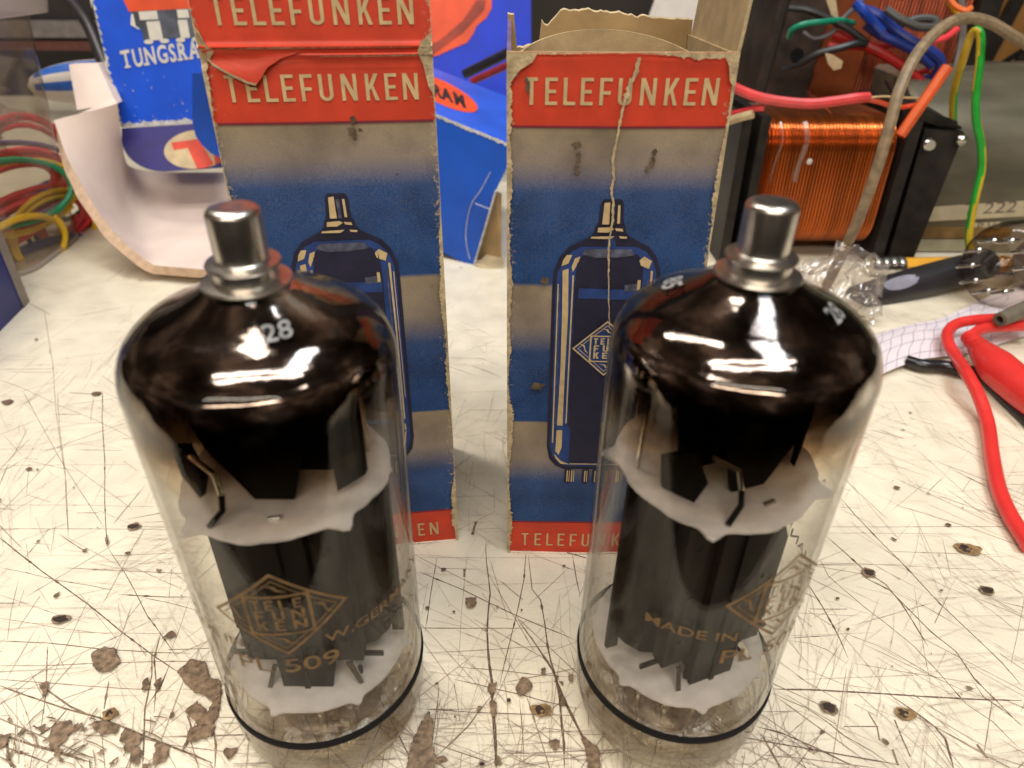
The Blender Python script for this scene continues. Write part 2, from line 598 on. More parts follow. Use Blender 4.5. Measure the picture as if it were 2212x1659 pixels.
def chip_poly(pts, m=4):
    """ragged outline of a chip with a dark broken rim along its far side"""
    z = lay()
    if m == 4:
        chip_poly([(x + 0.006, y + 0.022) for x, y in pts], 1)
        z = lay()
    out = []
    for i in range(len(pts)):
        a, b = Vector(pts[i]), Vector(pts[(i + 1) % len(pts)])
        n = max(2, int((b - a).length / 0.06))
        for k in range(n):
            q = a.lerp(b, k / n)
            if k:
                q += Vector((random.uniform(-1, 1), random.uniform(-1, 1))) * 0.035
            out.append((q.x, q.y, z))
    TB.face(out, m)


def zoomed(x0, y0, k):
    def fn(x, y):
        p = G((x0 + x / k) / 1.649, (y0 + y / k) / 1.649)
        return (p.x, p.y)
    def wd(x, y, w):
        a = G((x0 + x / k) / 1.649, (y0 + y / k) / 1.649)
        d = ((a - Vector((0, 0, H))) @ _fw) if False else (a - Vector((0, 0, H))).dot(_fw)
        return w / k / 1.649 / F * d
    return fn, wd


ZA, ZB, ZC, ZD = zoomed(0, 1400, 1.242), zoomed(1400, 1700, 1.6013), zoomed(2700, 1700, 1.6013), zoomed(0, 1000, 1.6586)


def trace(Z, pts, w, m=1):
    fn, wd = Z
    n = len(pts)
    ws = [wd(*p, (w[0] + (w[1] - w[0]) * i / (n - 1)) if isinstance(w, tuple) else w) for i, p in enumerate(pts)]
    jitter_line([fn(*p) for p in pts], ws, m)


for pts, w, m in [
    ([(460, 0), (458, 120), (470, 300), (470, 480), (478, 640), (485, 690)], 3, 1),
    ([(0, 640), (190, 790), (260, 840), (400, 940), (540, 1055), (680, 1160), (800, 1240)], 4.5, 1),
    ([(485, 690), (560, 800), (610, 890), (660, 990), (720, 1070), (790, 1170)], 3, 1),
    ([(0, 775), (130, 800), (250, 830), (400, 855), (530, 880)], 2, 1),
    ([(530, 895), (620, 900), (740, 905), (850, 905)], 4.5, 1),
    ([(620, 905), (750, 930), (880, 965)], 2.5, 1),
    ([(0, 1100), (220, 1110), (450, 1135), (680, 1150), (850, 1155)], 3.5, 1),
    ([(0, 1210), (200, 1210), (420, 1200), (700, 1190), (960, 1190)], 3, 2),
    ([(0, 1270), (200, 1285), (400, 1300), (560, 1310), (780, 1320)], 3.5, 2),
    ([(0, 1295), (120, 1340), (300, 1400), (450, 1440), (600, 1500), (800, 1580), (950, 1640)], (6, 9), 4),
    ([(0, 1510), (150, 1560), (260, 1590), (420, 1640)], 10, 4),
    ([(0, 1560), (150, 1610), (250, 1650)], 6, 4),
    ([(0, 895), (150, 945), (280, 990), (400, 1020)], 1.6, 2),
    ([(0, 1000), (140, 1020), (270, 1045), (500, 1070)], 2, 2),
    ([(110, 0), (180, 130), (280, 310), (390, 480), (470, 600)], 2, 2),
    ([(260, 0), (270, 160), (295, 350), (300, 500), (310, 640)], 2, 2),
    ([(45, 310), (90, 240), (130, 160)], 2, 2), ([(0, 420), (45, 320)], 3.5, 2),
    ([(40, 1100), (60, 960), (90, 830)], 2, 2),
    ([(220, 1120), (215, 1250), (210, 1350), (190, 1500)], 4, 4),
    ([(680, 1120), (680, 1250), (650, 1400), (640, 1659)], (4, 8), 4),
    ([(720, 1060), (690, 1180), (700, 1300), (690, 1420)], 5, 4),
    ([(760, 1200), (720, 1300), (650, 1400)], 6, 4), ([(490, 1280), (470, 1400)], 5, 4),
    ([(0, 605), (300, 605), (560, 605), (760, 607)], 2, 1),
    ([(0, 500), (380, 500), (560, 505), (720, 505)], 1.5, 2),
    ([(0, 325), (600, 320)], 1.3, 2),
    ([(600, 920), (560, 1040), (500, 1150), (440, 1300)], 2, 2),
    ([(850, 900), (800, 1050), (740, 1200)], 1.6, 2),
    ([(300, 1410), (240, 1480), (180, 1520)], 8, 4), ([(60, 1659), (40, 1550), (0, 1530)], 8, 4),
    ([(820, 1580), (860, 1500), (840, 1430)], 9, 4), ([(960, 1659), (965, 1560), (950, 1480)], 10, 4),
    ([(560, 1490), (640, 1530), (760, 1560), (1100, 1600)], 4, 2),
    ([(180, 1290), (320, 1390), (430, 1440)], 7, 4), ([(250, 1370), (420, 1310)], 3, 2),
]:
    trace(ZA, pts, w, m)
for pts, w, m in [
    ([(535, 360), (540, 480), (552, 580), (562, 660), (550, 780), (545, 880), (550, 980), (560, 1080), (575, 1180), (575, 1280), (585, 1380), (592, 1500), (600, 1659)], (3, 20), 1),
    ([(765, 440), (755, 580), (735, 680), (700, 840), (670, 960), (640, 1080), (620, 1180)], 5, 1),
    ([(160, 540), (240, 575), (400, 640), (540, 710), (680, 775), (870, 855), (960, 890), (1060, 935)], 5, 1),
    ([(720, 815), (800, 920), (860, 1010), (920, 1100), (950, 1180), (1000, 1300), (1050, 1400), (1100, 1500), (1150, 1620)], (5, 17), 1),
    ([(780, 440), (800, 640), (850, 700), (875, 840), (890, 960), (910, 1050), (940, 1150), (960, 1250), (970, 1400), (985, 1520), (990, 1659)], (3, 15), 1),
    ([(360, 1155), (480, 1180), (600, 1210), (740, 1240), (860, 1275), (1060, 1320)], 5, 1),
    ([(200, 1325), (450, 1340), (700, 1350), (1060, 1360)], 5, 1),
    ([(370, 1085), (600, 1100), (820, 1125), (1030, 1140)], 3.5, 1),
    ([(200, 1000), (350, 997), (540, 985), (750, 970), (960, 962)], 3, 1),
    ([(580, 1235), (500, 1335), (440, 1420), (350, 1510), (260, 1590)], (6, 9), 4),
    ([(190, 885), (205, 800), (215, 720), (235, 590), (260, 450)], 4, 1),
    ([(240, 570), (330, 720), (420, 790), (520, 870), (640, 940)], 3, 3),
    ([(1030, 440), (1050, 560), (1075, 680)], 5, 1), ([(1000, 430), (1110, 460)], 7, 1),
    ([(800, 440), (940, 490), (1010, 520), (1100, 545)], 3, 2),
    ([(160, 460), (600, 460), (1100, 460)], 2, 2), ([(400, 300), (640, 290)], 2, 2),
    ([(860, 1430), (990, 1445)], 3, 1), ([(300, 1460), (480, 1458)], 3, 2),
    ([(730, 1260), (745, 1400), (760, 1659)], 3.5, 1), ([(600, 1500), (650, 1560), (760, 1620)], 3, 2),
    ([(350, 1520), (560, 1600), (700, 1659)], 3, 2), ([(205, 1110), (480, 1145)], 2, 2),
    ([(460, 330), (470, 290), (482, 255)], 13, 4), ([(415, 525), (416, 570)], 12, 4),
    ([(650, 1340), (700, 1480), (720, 1560)], 3, 2), ([(430, 440), (400, 760), (380, 1080)], 2, 2),
]:
    trace(ZB, pts, w, m)
for pts, w, m in [
    ([(480, 115), (560, 210), (680, 335), (800, 455), (930, 590), (1050, 720), (1200, 860), (1400, 1050), (1518, 1185)], 5, 1),
    ([(400, 335), (520, 440), (620, 530), (740, 610), (830, 720), (900, 830), (980, 960)], 6, 1),
    ([(360, 460), (410, 560), (500, 640), (620, 740), (740, 830), (900, 960), (1050, 1120), (1200, 1290), (1350, 1390), (1518, 1560)], 4, 1),
    ([(300, 615), (380, 740), (440, 850), (480, 930), (525, 1030)], 6, 1),
    ([(440, 850), (540, 900), (700, 960), (830, 1040)], 3, 2),
    ([(600, 560), (760, 640), (860, 740), (1000, 880), (1140, 990), (1240, 1140), (1400, 1300), (1518, 1420)], 6, 1),
    ([(95, 1205), (300, 1210), (500, 1220), (700, 1230), (1000, 1250), (1300, 1265), (1518, 1270)], 9, 1),
    ([(95, 1230), (200, 1280), (280, 1310), (400, 1390), (500, 1470), (660, 1560), (800, 1659)], 5, 1),
    ([(0, 1420), (150, 1460), (340, 1540), (500, 1620), (600, 1659)], 9, 1),
    ([(0, 1580), (250, 1600), (700, 1659)], 6, 2), ([(40, 1480), (90, 1570), (140, 1659)], 13, 4),
    ([(750, 1230), (900, 1330), (1020, 1420), (1080, 1490), (1130, 1659)], (6, 15), 1),
    ([(790, 1380), (830, 1480), (880, 1590)], 8, 1), ([(400, 280), (700, 280), (1000, 278), (1518, 276)], 2.5, 1),
    ([(410, 315), (1180, 318)], 2, 2), ([(350, 485), (600, 490), (1000, 510), (1518, 535)], 2.2, 2),
    ([(190, 915), (300, 908), (450, 900)], 4, 1), ([(190, 930), (300, 945), (400, 980), (520, 1060)], 3, 1),
    ([(560, 1060), (800, 1100), (1050, 1140), (1300, 1180)], 3, 2), ([(1240, 1160), (1300, 1250), (1420, 1330), (1518, 1410)], 5, 1),
    ([(1120, 590), (1250, 690), (1400, 800), (1518, 900)], 2.5, 2), ([(1200, 400), (1310, 440), (1480, 560)], 2.5, 2),
    ([(500, 1420), (700, 1420)], 5, 1), ([(1260, 1520), (1320, 1600)], 16, 4), ([(200, 1060), (500, 1180), (700, 1210)], 2.5, 2),
    ([(640, 1340), (690, 1420), (705, 1500)], 8, 4), ([(780, 1550), (810, 1640)], 12, 4),
    ([(900, 620), (960, 1000), (1000, 1200)], 2, 2), ([(1060, 340), (1110, 560)], 3, 2), ([(880, 170), (1100, 640)], 2, 2),
]:
    trace(ZC, pts, w, m)
trace(ZD, [(0, 590), (140, 640), (350, 740), (600, 840), (820, 950)], 2.2, 2)
trace(ZD, [(270, 190), (320, 500), (340, 780), (370, 1000), (400, 1200), (415, 1520)], 2.4, 2)
trace(ZD, [(400, 740), (560, 720), (720, 695)], 3, 2)

# the countless fine cuts, thicker towards the front edge where the work was done
for _ in range(1350):
    y = 4.5 + 26 * random.random() ** 1.9
    x = random.uniform(-1, 1) * (7 + y * 0.75)
    a = random.choice((random.gauss(0.0, 0.06), random.gauss(1.57, 0.13), random.gauss(-0.62, 0.16), random.gauss(0.95, 0.25), random.gauss(-1.1, 0.25), random.uniform(0, 3.14)))
    L = random.uniform(0.5, 3.2) * (1.4 if random.random() < 0.15 else 1)
    if x > 2 and random.random() < 0.5:
        a = random.gauss(-0.75, 0.14)
    c = random.uniform(-0.006, 0.006)
    P = []
    for k in range(5):
        t = (k / 4 - 0.5) * L
        P.append((x + math.cos(a) * t - math.sin(a) * c * t * t, y + math.sin(a) * t + math.cos(a) * c * t * t))
    wd_ = random.choice((0.005, 0.007, 0.009, 0.012)) * (1.5 if y < 9 else 1.0) * (1 + y * 0.015)
    jitter_line(P, wd_, random.choice((1, 2, 2, 2, 3, 3)))
for _ in range(900):
    x, y = random.uniform(-6.5, 6.5), random.uniform(4.0, 9.5)
    a = random.choice((random.gauss(0.0, 0.08), random.gauss(1.5, 0.15), random.gauss(-0.6, 0.2), random.gauss(0.9, 0.3)))
    L = random.uniform(0.3, 2.0)
    jitter_line([(x, y), (x + L * 0.5 * math.cos(a), y + L * 0.5 * math.sin(a)), (x + L * math.cos(a + 0.03), y + L * math.sin(a + 0.03))], random.choice((0.004, 0.006, 0.009)), random.choice((1, 2, 2, 3)))
for _ in range(380):
    y = 4.3 + 30 * random.random() ** 1.7
    x = random.uniform(-1, 1) * (6.5 + y * 0.75)
    a = random.choice((random.gauss(0.0, 0.08), random.gauss(1.57, 0.18), random.gauss(-0.7, 0.2), random.gauss(0.9, 0.3), random.uniform(0, 3.14)))
    for k in range(random.randint(4, 12)):
        px, py = x + random.gauss(0, 0.7), y + random.gauss(0, 0.7)
        L = random.uniform(0.4, 2.6)
        a2 = a + random.gauss(0, 0.07)
        if py < 3.2:
            continue
        bend = random.gauss(0, 0.04)
        jitter_line([(px, py), (px + L * 0.5 * math.cos(a2), py + L * 0.5 * math.sin(a2)), (px + L * math.cos(a2 + bend), py + L * math.sin(a2 + bend))], random.choice((0.004, 0.005, 0.007)) * (1 + py * 0.02), random.choice((2, 3, 3, 3)))
for _ in range(260):
    y = 4.5 + 34 * random.random() ** 1.6
    x = random.uniform(-1, 1) * (7 + y * 0.75)
    r = random.choice((0.012, 0.02, 0.03, 0.045)) * random.uniform(0.6, 1.3)
    blob((x, y), r * random.uniform(1, 2), r, random.uniform(0, 3.1), random.choice((1, 2, 4)), 0.35, 9)

fa = ZA[0]
for poly in [
    [(415, 1165), (470, 1135), (520, 1145), (545, 1200), (500, 1240), (450, 1245), (420, 1215)],
    [(795, 1240), (860, 1190), (920, 1205), (935, 1270), (990, 1290), (985, 1350), (950, 1380), (915, 1345), (870, 1335), (825, 1290)],
    [(830, 1420), (880, 1375), (925, 1425), (950, 1380), (985, 1352), (975, 1430), (940, 1490), (900, 1495), (860, 1450)],
    [(250, 1480), (320, 1460), (335, 1500), (290, 1560), (230, 1600), (235, 1520)],
    [(640, 1290), (665, 1270), (668, 1320), (640, 1330)], [(690, 1300), (720, 1270), (715, 1330)],
    [(400, 1480), (470, 1462), (540, 1480), (520, 1520), (450, 1515)], [(560, 1500), (640, 1530), (620, 1570), (540, 1550)],
    [(850, 1495), (960, 1475), (945, 1530), (890, 1545), (830, 1560)], [(1000, 1590), (1060, 1580), (1020, 1640)],
    [(170, 1495), (215, 1480), (200, 1515)], [(190, 1300), (225, 1290), (215, 1350), (200, 1350)],
    [(480, 640), (488, 690), (476, 680)], [(370, 700), (395, 705), (380, 715)], [(700, 790), (730, 795), (710, 802)],
    [(725, 1095), (765, 1065), (785, 1080), (760, 1098)], [(0, 1540), (60, 1520), (40, 1570), (0, 1590)],
    [(700, 1560), (760, 1570), (740, 1640), (690, 1659)], [(595, 1560), (640, 1600), (620, 1659), (590, 1640)],
]:
    chip_poly([fa(*p) for p in poly])
for _ in range(65):
    cx0, cy0 = random.gauss(330, 260), random.uniform(1440, 1690)
    if cx0 > 900:
        continue
    a = random.choice((random.gauss(1.5, 0.2), random.gauss(0.35, 0.12), random.gauss(0.0, 0.1), random.gauss(-0.9, 0.2)))
    L = random.uniform(20, 110)
    trace(ZA, [(cx0, cy0), (cx0 + L * 0.5 * math.cos(a), cy0 + L * 0.5 * math.sin(a)), (cx0 + L * math.cos(a + 0.08), cy0 + L * math.sin(a + 0.08))], random.uniform(2, 6), 4)
for _ in range(16):
    cx0, cy0 = random.gauss(330, 260), random.uniform(1450, 1690)
    pp = fa(min(cx0, 880), cy0)
    blob(pp, random.uniform(0.04, 0.13), random.uniform(0.03, 0.08), random.uniform(0, 3), 4, 0.6, 22)
fb = ZB[0]
for poly in [
    [(420, 702), (450, 698), (482, 695), (480, 740), (455, 755), (430, 752)],
    [(708, 1222), (735, 1162), (770, 1158), (800, 1190), (795, 1225), (740, 1260)],
    [(895, 1520), (930, 1508), (962, 1520), (955, 1552), (920, 1566)], [(850, 1108), (880, 1105), (876, 1138), (850, 1130)],
    [(90, 1700), (110, 1540), (210, 1345), (242, 1420), (230, 1540), (262, 1620), (240, 1700)],
    [(1085, 1490), (1180, 1560), (1190, 1700), (1130, 1700), (1110, 1580)],
    [(560, 1180), (600, 1185), (590, 1240), (550, 1235)], [(920, 1110), (955, 1150), (940, 1185)], [(600, 1590), (635, 1650), (590, 1659)],
    [(490, 1325), (518, 1325), (500, 1350), (482, 1350)], [(255, 1620), (300, 1605), (325, 1630), (270, 1650)],
    [(560, 1290), (600, 1300), (598, 1370), (572, 1375)], [(965, 1240), (1000, 1300), (965, 1310)], [(1010, 1130), (1035, 1140), (1030, 1178), (1008, 1165)],
]:
    chip_poly([fb(*p) for p in poly])
for Z, c, rx, ry, inner in [
    (ZA, (600, 600), 27, 13, 1), (ZA, (43, 50), 24, 10, 0), (ZA, (435, 12), 22, 9, 0), (ZA, (278, 1012), 37, 17, 1), (ZA, (500, 1430), 36, 26, 2),
    (ZA, (765, 1080), 22, 12, 0), (ZA, (138, 347), 12, 6, 0), (ZA, (575, 718), 14, 6, 0), (ZA, (5, 483), 12, 5, 0), (ZA, (770, 1435), 8, 16, 0),
    (ZC, (640, 550), 33, 22, 1), (ZC, (1312, 650), 38, 22, 1), (ZC, (412, 1320), 44, 31, 1), (ZC, (1200, 410), 68, 34, 2), (ZC, (845, 1355), 58, 36, 2),
    (ZC, (460, 697), 11, 7, 0), (ZC, (797, 63), 16, 9, 0), (ZC, (1090, 275), 16, 8, 0), (ZC, (1052, 650), 10, 5, 0), (ZC, (375, 1460), 14, 9, 0),
    (ZB, (297, 535), 14, 9, 0), (ZB, (670, 1283), 12, 10, 1), (ZB, (520, 1645), 15, 12, 1), (ZB, (858, 1337), 66, 38, 2), (ZB, (205, 755), 13, 8, 0),
    (ZB, (983, 515), 8, 6, 0), (ZB, (260, 1188), 9, 7, 0), (ZC, (310, 1560), 9, 12, 0), (ZD, (225, 360), 9, 5, 0),
]:
    fn, wd = Z
    p = fn(*c)
    q = fn(c[0], c[1] + ry)
    a = wd(*c, rx)
    b = abs(p[1] - q[1])
    if inner == 2:
        blob(p, a, b, random.uniform(-0.2, 0.1), 6, 0.2)
        blob((p[0] - a * 0.15, p[1]), a * 0.5, b * 0.62, 0.1, 5, 0.35)
        blob((p[0] + a * 0.02, p[1] - b * 0.2), a * 0.16, b * 0.22, 0.1, 6, 0.35)
    elif inner == 1:
        blob(p, a * 1.12, b * 1.18, random.uniform(-0.2, 0.1), 4, 0.2)
        blob((p[0], p[1]), a * 0.86, b * 0.85, 0, 5, 0.25)
    else:
        blob(p, a, b, 0, 1, 0.25)
table = link('table_top', TB, [M['table'], M['scratch_dark'], M['scratch_mid'], M['scratch_light'], M['chip'], M['hole'], M['hole_tan']], origin=(0, 0, 0))
tag(table, 'scratched cream workbench top with bare wood chips and drill holes', 'workbench', kind='structure')

# dark back of the bench
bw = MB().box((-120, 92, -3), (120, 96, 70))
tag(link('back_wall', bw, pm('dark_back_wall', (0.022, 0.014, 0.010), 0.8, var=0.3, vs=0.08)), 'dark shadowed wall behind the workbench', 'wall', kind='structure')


# ------------------------------------------------------------------ letters for the carton
def letter(ch, w=0.42, s=0.125):
    if ch == 'T':
        return [(0, 1), (0, 1 - s), (w / 2 - s / 2, 1 - s), (w / 2 - s / 2, 0), (w / 2 + s / 2, 0), (w / 2 + s / 2, 1 - s), (w, 1 - s), (w, 1)]
    if ch == 'E':
        return [(0, 0), (w, 0), (w, s), (s, s), (s, .5 - s / 2), (w * .88, .5 - s / 2), (w * .88, .5 + s / 2), (s, .5 + s / 2), (s, 1 - s), (w, 1 - s), (w, 1), (0, 1)]
    if ch == 'F':
        return [(0, 0), (s, 0), (s, .46 - s / 2), (w * .88, .46 - s / 2), (w * .88, .46 + s / 2), (s, .46 + s / 2), (s, 1 - s), (w, 1 - s), (w, 1), (0, 1)]
    if ch == 'L':
        return [(0, 0), (w, 0), (w, s), (s, s), (s, 1), (0, 1)]
    if ch == 'U':
        w = w * 1.12
        o = [(0, 1)] + [(w / 2 - w / 2 * math.cos(a), w / 2 - w / 2 * math.sin(a)) for a in [math.pi * k / 10 for k in range(11)]] + [(w, 1), (w - s, 1)]
        ri = w / 2 - s
        return o + [(w / 2 + ri * math.cos(a), w / 2 - ri * math.sin(a)) for a in [math.pi * k / 10 for k in range(11)]] + [(s, 1)]
    if ch == 'N':
        w = w * 1.28
        return [(0, 0), (s, 0), (s, .66), (w - s * 1.15, 0), (w, 0), (w, 1), (w - s, 1), (w - s, .34), (s * 1.15, 1), (0, 1)]
    if ch == 'K':
        w = w * 1.1
        return [(0, 0), (s, 0), (s, .36), (s + .07, .46), (w - s * 1.15, 0), (w, 0), (s + .15, .56), (w, 1), (w - s * 1.2, 1), (s, .57), (s, 1), (0, 1)]


WORD = 'TELEFUNKEN'
LX = [0.37, 0.76, 1.12, 1.46, 1.83, 2.19, 2.63, 3.11, 3.50, 3.86]   # left edge of each letter on the top band


def ribbon_edge(mb, path, wmin, wmax, side, fn, m, step=0.035):
    """ragged strip along a straight run a->b in (u, v); side = inward normal"""
    a, b = Vector(path[0]), Vector(path[1])
    n = int((b - a).length / step)
    sd = random.random() * 50
    A, B = [], []
    for k in range(n + 1):
        p = a.lerp(b, k / n)
        w = wmin + (wmax - wmin) * (0.45 + 0.5 * mnoise.noise((sd, k * 0.035, 0)) + 0.22 * mnoise.noise((sd, k * 0.13, 3)) + 0.10 * random.gauss(0, 1))
        w = max(0.008, w * max(0.12, 0.75 + 1.3 * mnoise.noise((sd + 4, k * 0.02, 1))) + random.uniform(-0.012, 0.012))
        q = p + Vector(side) * w
        A.append(fn(*p))
        B.append(fn(*q))
    mb.grid([A, B], m, False)


def carton(root, W_, H_, disp, top_h=None, crease=None, lid=False):
    """children of root in local space: x = u, y = depth, z = v. disp(u, v) bows the front panel outwards"""
    def P(off):
        return lambda u, v: (u, -disp(u, v) - off * 1.8, v)
    wall = 0.09
    Htop = top_h or H_
    # front panel: print, red bands
    fr = MB()
    nu, zs = 18, []
    cuts = [0, 1.16, 11.67, H_] + ([Htop] if lid else [])
    for a, b in zip(cuts[:-1], cuts[1:]):
        n = max(2, int((b - a) / 0.16))
        if lid and b - a > 1.3 and a > 11 or a > 12.5:
            n = int((b - a) / 0.02)
        zs += [a + (b - a) * k / n for k in range(n)]
    zs.append(cuts[-1])
    for off, flip in ((0, 0), (-wall, 1)):
        rows = [[(W_ * k / nu, -disp(W_ * k / nu, z) - off, z) for k in range(nu + 1)] for z in zs]
        fr.grid(rows, smooth=True, mfun=(lambda a, b: 2) if flip else (lambda a, b: 1 if (zs[a] < 1.159 or zs[a] > 11.66) else 0))
    fr.grid([[(W_ * k / nu, -disp(W_ * k / nu, zs[-1]) - off, zs[-1]) for k in range(nu + 1)] for off in (0, -wall)], 3, False)
    for u in (0, W_):
        fr.grid([[(u, -disp(u, z) - off, z) for z in zs] for off in (0, -wall)], 3, False)
    link('front_panel', fr, [M['carton'], M['box_red'], M['card_dark'], M['worn']], root, local=True)
    # printed decoration
    A = MB()
    f1, f2, f3, f4 = P(0.010), P(0.016), P(0.022), P(0.028)
    rows = [(2.25, 12.08, 0.50, LX)] + ([(2.25, H_ + 0.42, 0.50, LX)] if lid else [])
    for _, v0, h, xs in rows:
        for ch, x in zip(WORD, xs):
            lean = -0.0
            A.face([f1(x + px * h * 1.15 + lean * py, v0 + py * h) for px, py in letter(ch)], 0)
    for ch, x in zip(WORD, LX):
        A.face([f1(0.41 + (x - 0.37) * 0.94 + px * 0.48 * 0.95, 0.26 + py * 0.46) for px, py in letter(ch, s=0.115)], 0)
    # dark magenta rule under / over the red bands
    for k in range(16):
        ua, ub = 0.06 + (W_ - 0.12) * k / 16, 0.06 + (W_ - 0.12) * (k + 1) / 16
        A.face([f1(ua, 11.645), f1(ub, 11.645), f1(ub, 11.69), f1(ua, 11.69)], 5)
        A.face([f1(ua, 1.13), f1(ub, 1.13), f1(ub, 1.165), f1(ua, 1.165)], 5)
    c = 2.25
    # outline of the drawn valve
    half = [(0.19, 10.22), (0.25, 10.12), (0.27, 9.72), (0.33, 9.62), (0.36, 9.48), (0.46, 9.38), (0.62, 9.30), (0.88, 9.17), (1.08, 8.93), (1.20, 8.6), (1.22, 8.2), (1.215, 3.75), (1.15, 3.38), (0.98, 3.14), (0.76, 3.02)]
    A.face([f1(c - a, b) for a, b in half] + [f1(c + a, b) for a, b in half[::-1]], 1)
    inn = [(0.60, 9.17), (0.82, 9.06), (1.0, 8.86), (1.11, 8.55), (1.14, 8.2), (1.13, 3.78), (1.06, 3.46), (0.9, 3.22), (0.7, 3.12)]
    A.face([f2(c - a, b) for a, b in inn] + [f2(c + a, b) for a, b in inn[::-1]], 2)
    dk = [(0.55, 9.0), (0.68, 8.82), (0.71, 8.4), (0.70, 4.42), (0.62, 4.3), (0.62, 3.25)]
    A.face([f3(c - a, b) for a, b in dk] + [f3(c + a * 1.15, b) for a, b in dk[::-1]], 1)
    # lit streaks
    def q(pts, m, f=f3):
        A.face([f(c + a, b) for a, b in pts], m)
    q([(-1.03, 8.72), (-0.88, 8.78), (-0.80, 8.98), (-0.92, 8.98), (-1.0, 8.86)], 0)
    q([(-1.0, 8.62), (-0.87, 8.66), (-0.83, 7.6), (-0.84, 6.0), (-0.83, 3.75), (-0.90, 3.5), (-0.99, 3.62), (-0.95, 6.0), (-0.97, 7.6)], 0)
    q([(-0.77, 8.58), (-0.66, 8.80), (-0.62, 8.95), (-0.74, 8.9), (-0.80, 8.7)], 0)
    q([(-0.775, 8.5), (-0.74, 8.5), (-0.735, 4.5), (-0.765, 4.5)], 0)
    q([(-1.10, 8.3), (-1.075, 8.3), (-1.055, 3.9), (-1.09, 3.9)], 0, f4)
    q([(-1.06, 8.2), (-1.04, 8.2), (-1.02, 4.5), (-1.035, 4.5)], 3)
    q([(0.80, 8.95), (0.98, 8.84), (0.93, 8.66), (0.74, 8.74), (0.70, 8.86)], 0)
    q([(0.98, 8.62), (1.03, 8.6), (1.045, 7.0), (1.04, 4.0), (1.0, 4.0), (1.005, 7.0)], 0)
    q([(1.075, 8.4), (1.095, 8.4), (1.10, 5.0), (1.085, 5.0)], 0, f4)
    q([(0.92, 8.4), (0.955, 8.4), (0.95, 6.0), (0.92, 6.0)], 3)
    q([(-0.5, 9.12), (0.5, 9.12), (0.58, 8.98), (0.2, 8.93), (-0.3, 8.92), (-0.6, 9.0)], 3)
    q([(-0.62, 8.2), (0.8, 8.15), (0.8, 7.9), (-0.62, 7.95)], 2, f4)
    q([(0.42, 8.28), (0.78, 8.32), (0.78, 8.14), (0.42, 8.12)], 3, f4)
    q([(0.70, 8.4), (0.77, 8.4), (0.77, 8.16), (0.70, 8.16)], 0, P(0.034))
    q([(-1.12, 4.44), (1.1, 4.34), (1.1, 4.20), (-1.12, 4.30)], 2, f4)
    q([(-1.02, 3.55), (-0.84, 3.32), (-0.6, 3.2), (-0.84, 3.22), (-0.98, 3.4)], 0, f4)
    q([(-0.6, 3.235), (0.7, 3.215), (0.7, 3.19), (-0.6, 3.205)], 0, f4)
    q([(0.9, 3.4), (1.0, 3.6), (1.04, 4.0), (0.98, 3.9), (0.93, 3.6)], 0, f4)
    # drawn top cap and collar
    q([(-0.17, 10.14), (-0.05, 10.16), (-0.04, 9.68), (-0.19, 9.68)], 0)
    q([(-0.02, 10.1), (0.06, 10.1), (0.07, 9.68), (0.0, 9.68)], 3)
    q([(0.12, 10.1), (0.17, 10.1), (0.19, 9.7), (0.13, 9.7)], 0)
    q([(-0.27, 9.60), (0.0, 9.62), (0.08, 9.58), (-0.05, 9.50), (-0.28, 9.50)], 0)
    q([(0.1, 9.6), (0.26, 9.58), (0.28, 9.52), (0.12, 9.54)], 0)
    q([(-0.40, 9.40), (0.1, 9.42), (0.0, 9.355), (-0.42, 9.36)], 0)
    q([(0.2, 9.42), (0.38, 9.40), (0.36, 9.36), (0.22, 9.37)], 0)
    # drawn pins
    for a in (-0.72, -0.60, -0.25, 0.02, 0.30, 0.60):
        A.face([f1(c + a, 3.02), f1(c + a, 2.60), f1(c + a + 0.09, 2.52), f1(c + a + 0.18, 2.60), f1(c + a + 0.18, 3.02)][::-1], 1) if a != -0.60 else None
        A.face([f2(c + a + 0.06, 2.98), f2(c + a + 0.06, 2.6), f2(c + a + 0.09, 2.6), f2(c + a + 0.09, 2.98)], 0)
        A.face([f2(c + a + 0.12, 2.98), f2(c + a + 0.12, 2.6), f2(c + a + 0.14, 2.6), f2(c + a + 0.14, 2.98)], 0)
    # diamond emblem
    emblem(A, lambda u, v: f4(c + 0.10 + u, 6.66 + v), lambda u, v: P(0.034)(c + 0.10 + u, 6.66 + v), lambda u, v: P(0.04)(c + 0.10 + u, 6.66 + v), 0.80, 0.74, 0, 2, True)
    link('printed_front', A, [M['print_cream'], M['print_navy'], M['print_blue'], M['print_mid'], M['stain'], pm('print_rule', (0.20, 0.012, 0.03), 0.7)], root, local=True)
    # scuffed edges
    E = MB()
    fe = P(0.046)
    ribbon_edge(E, ((0, 0.02), (0, H_ - 0.05)), 0.05, 0.20, (1, 0), fe, 0)
    ribbon_edge(E, ((W_, 0.02), (W_, H_ - 0.05)), 0.03, 0.15, (-1, 0), fe, 0)
    ribbon_edge(E, ((0.02, 0), (W_ - 0.02, 0)), 0.0, 0.07, (0, 1), fe, 0)
    return E, P


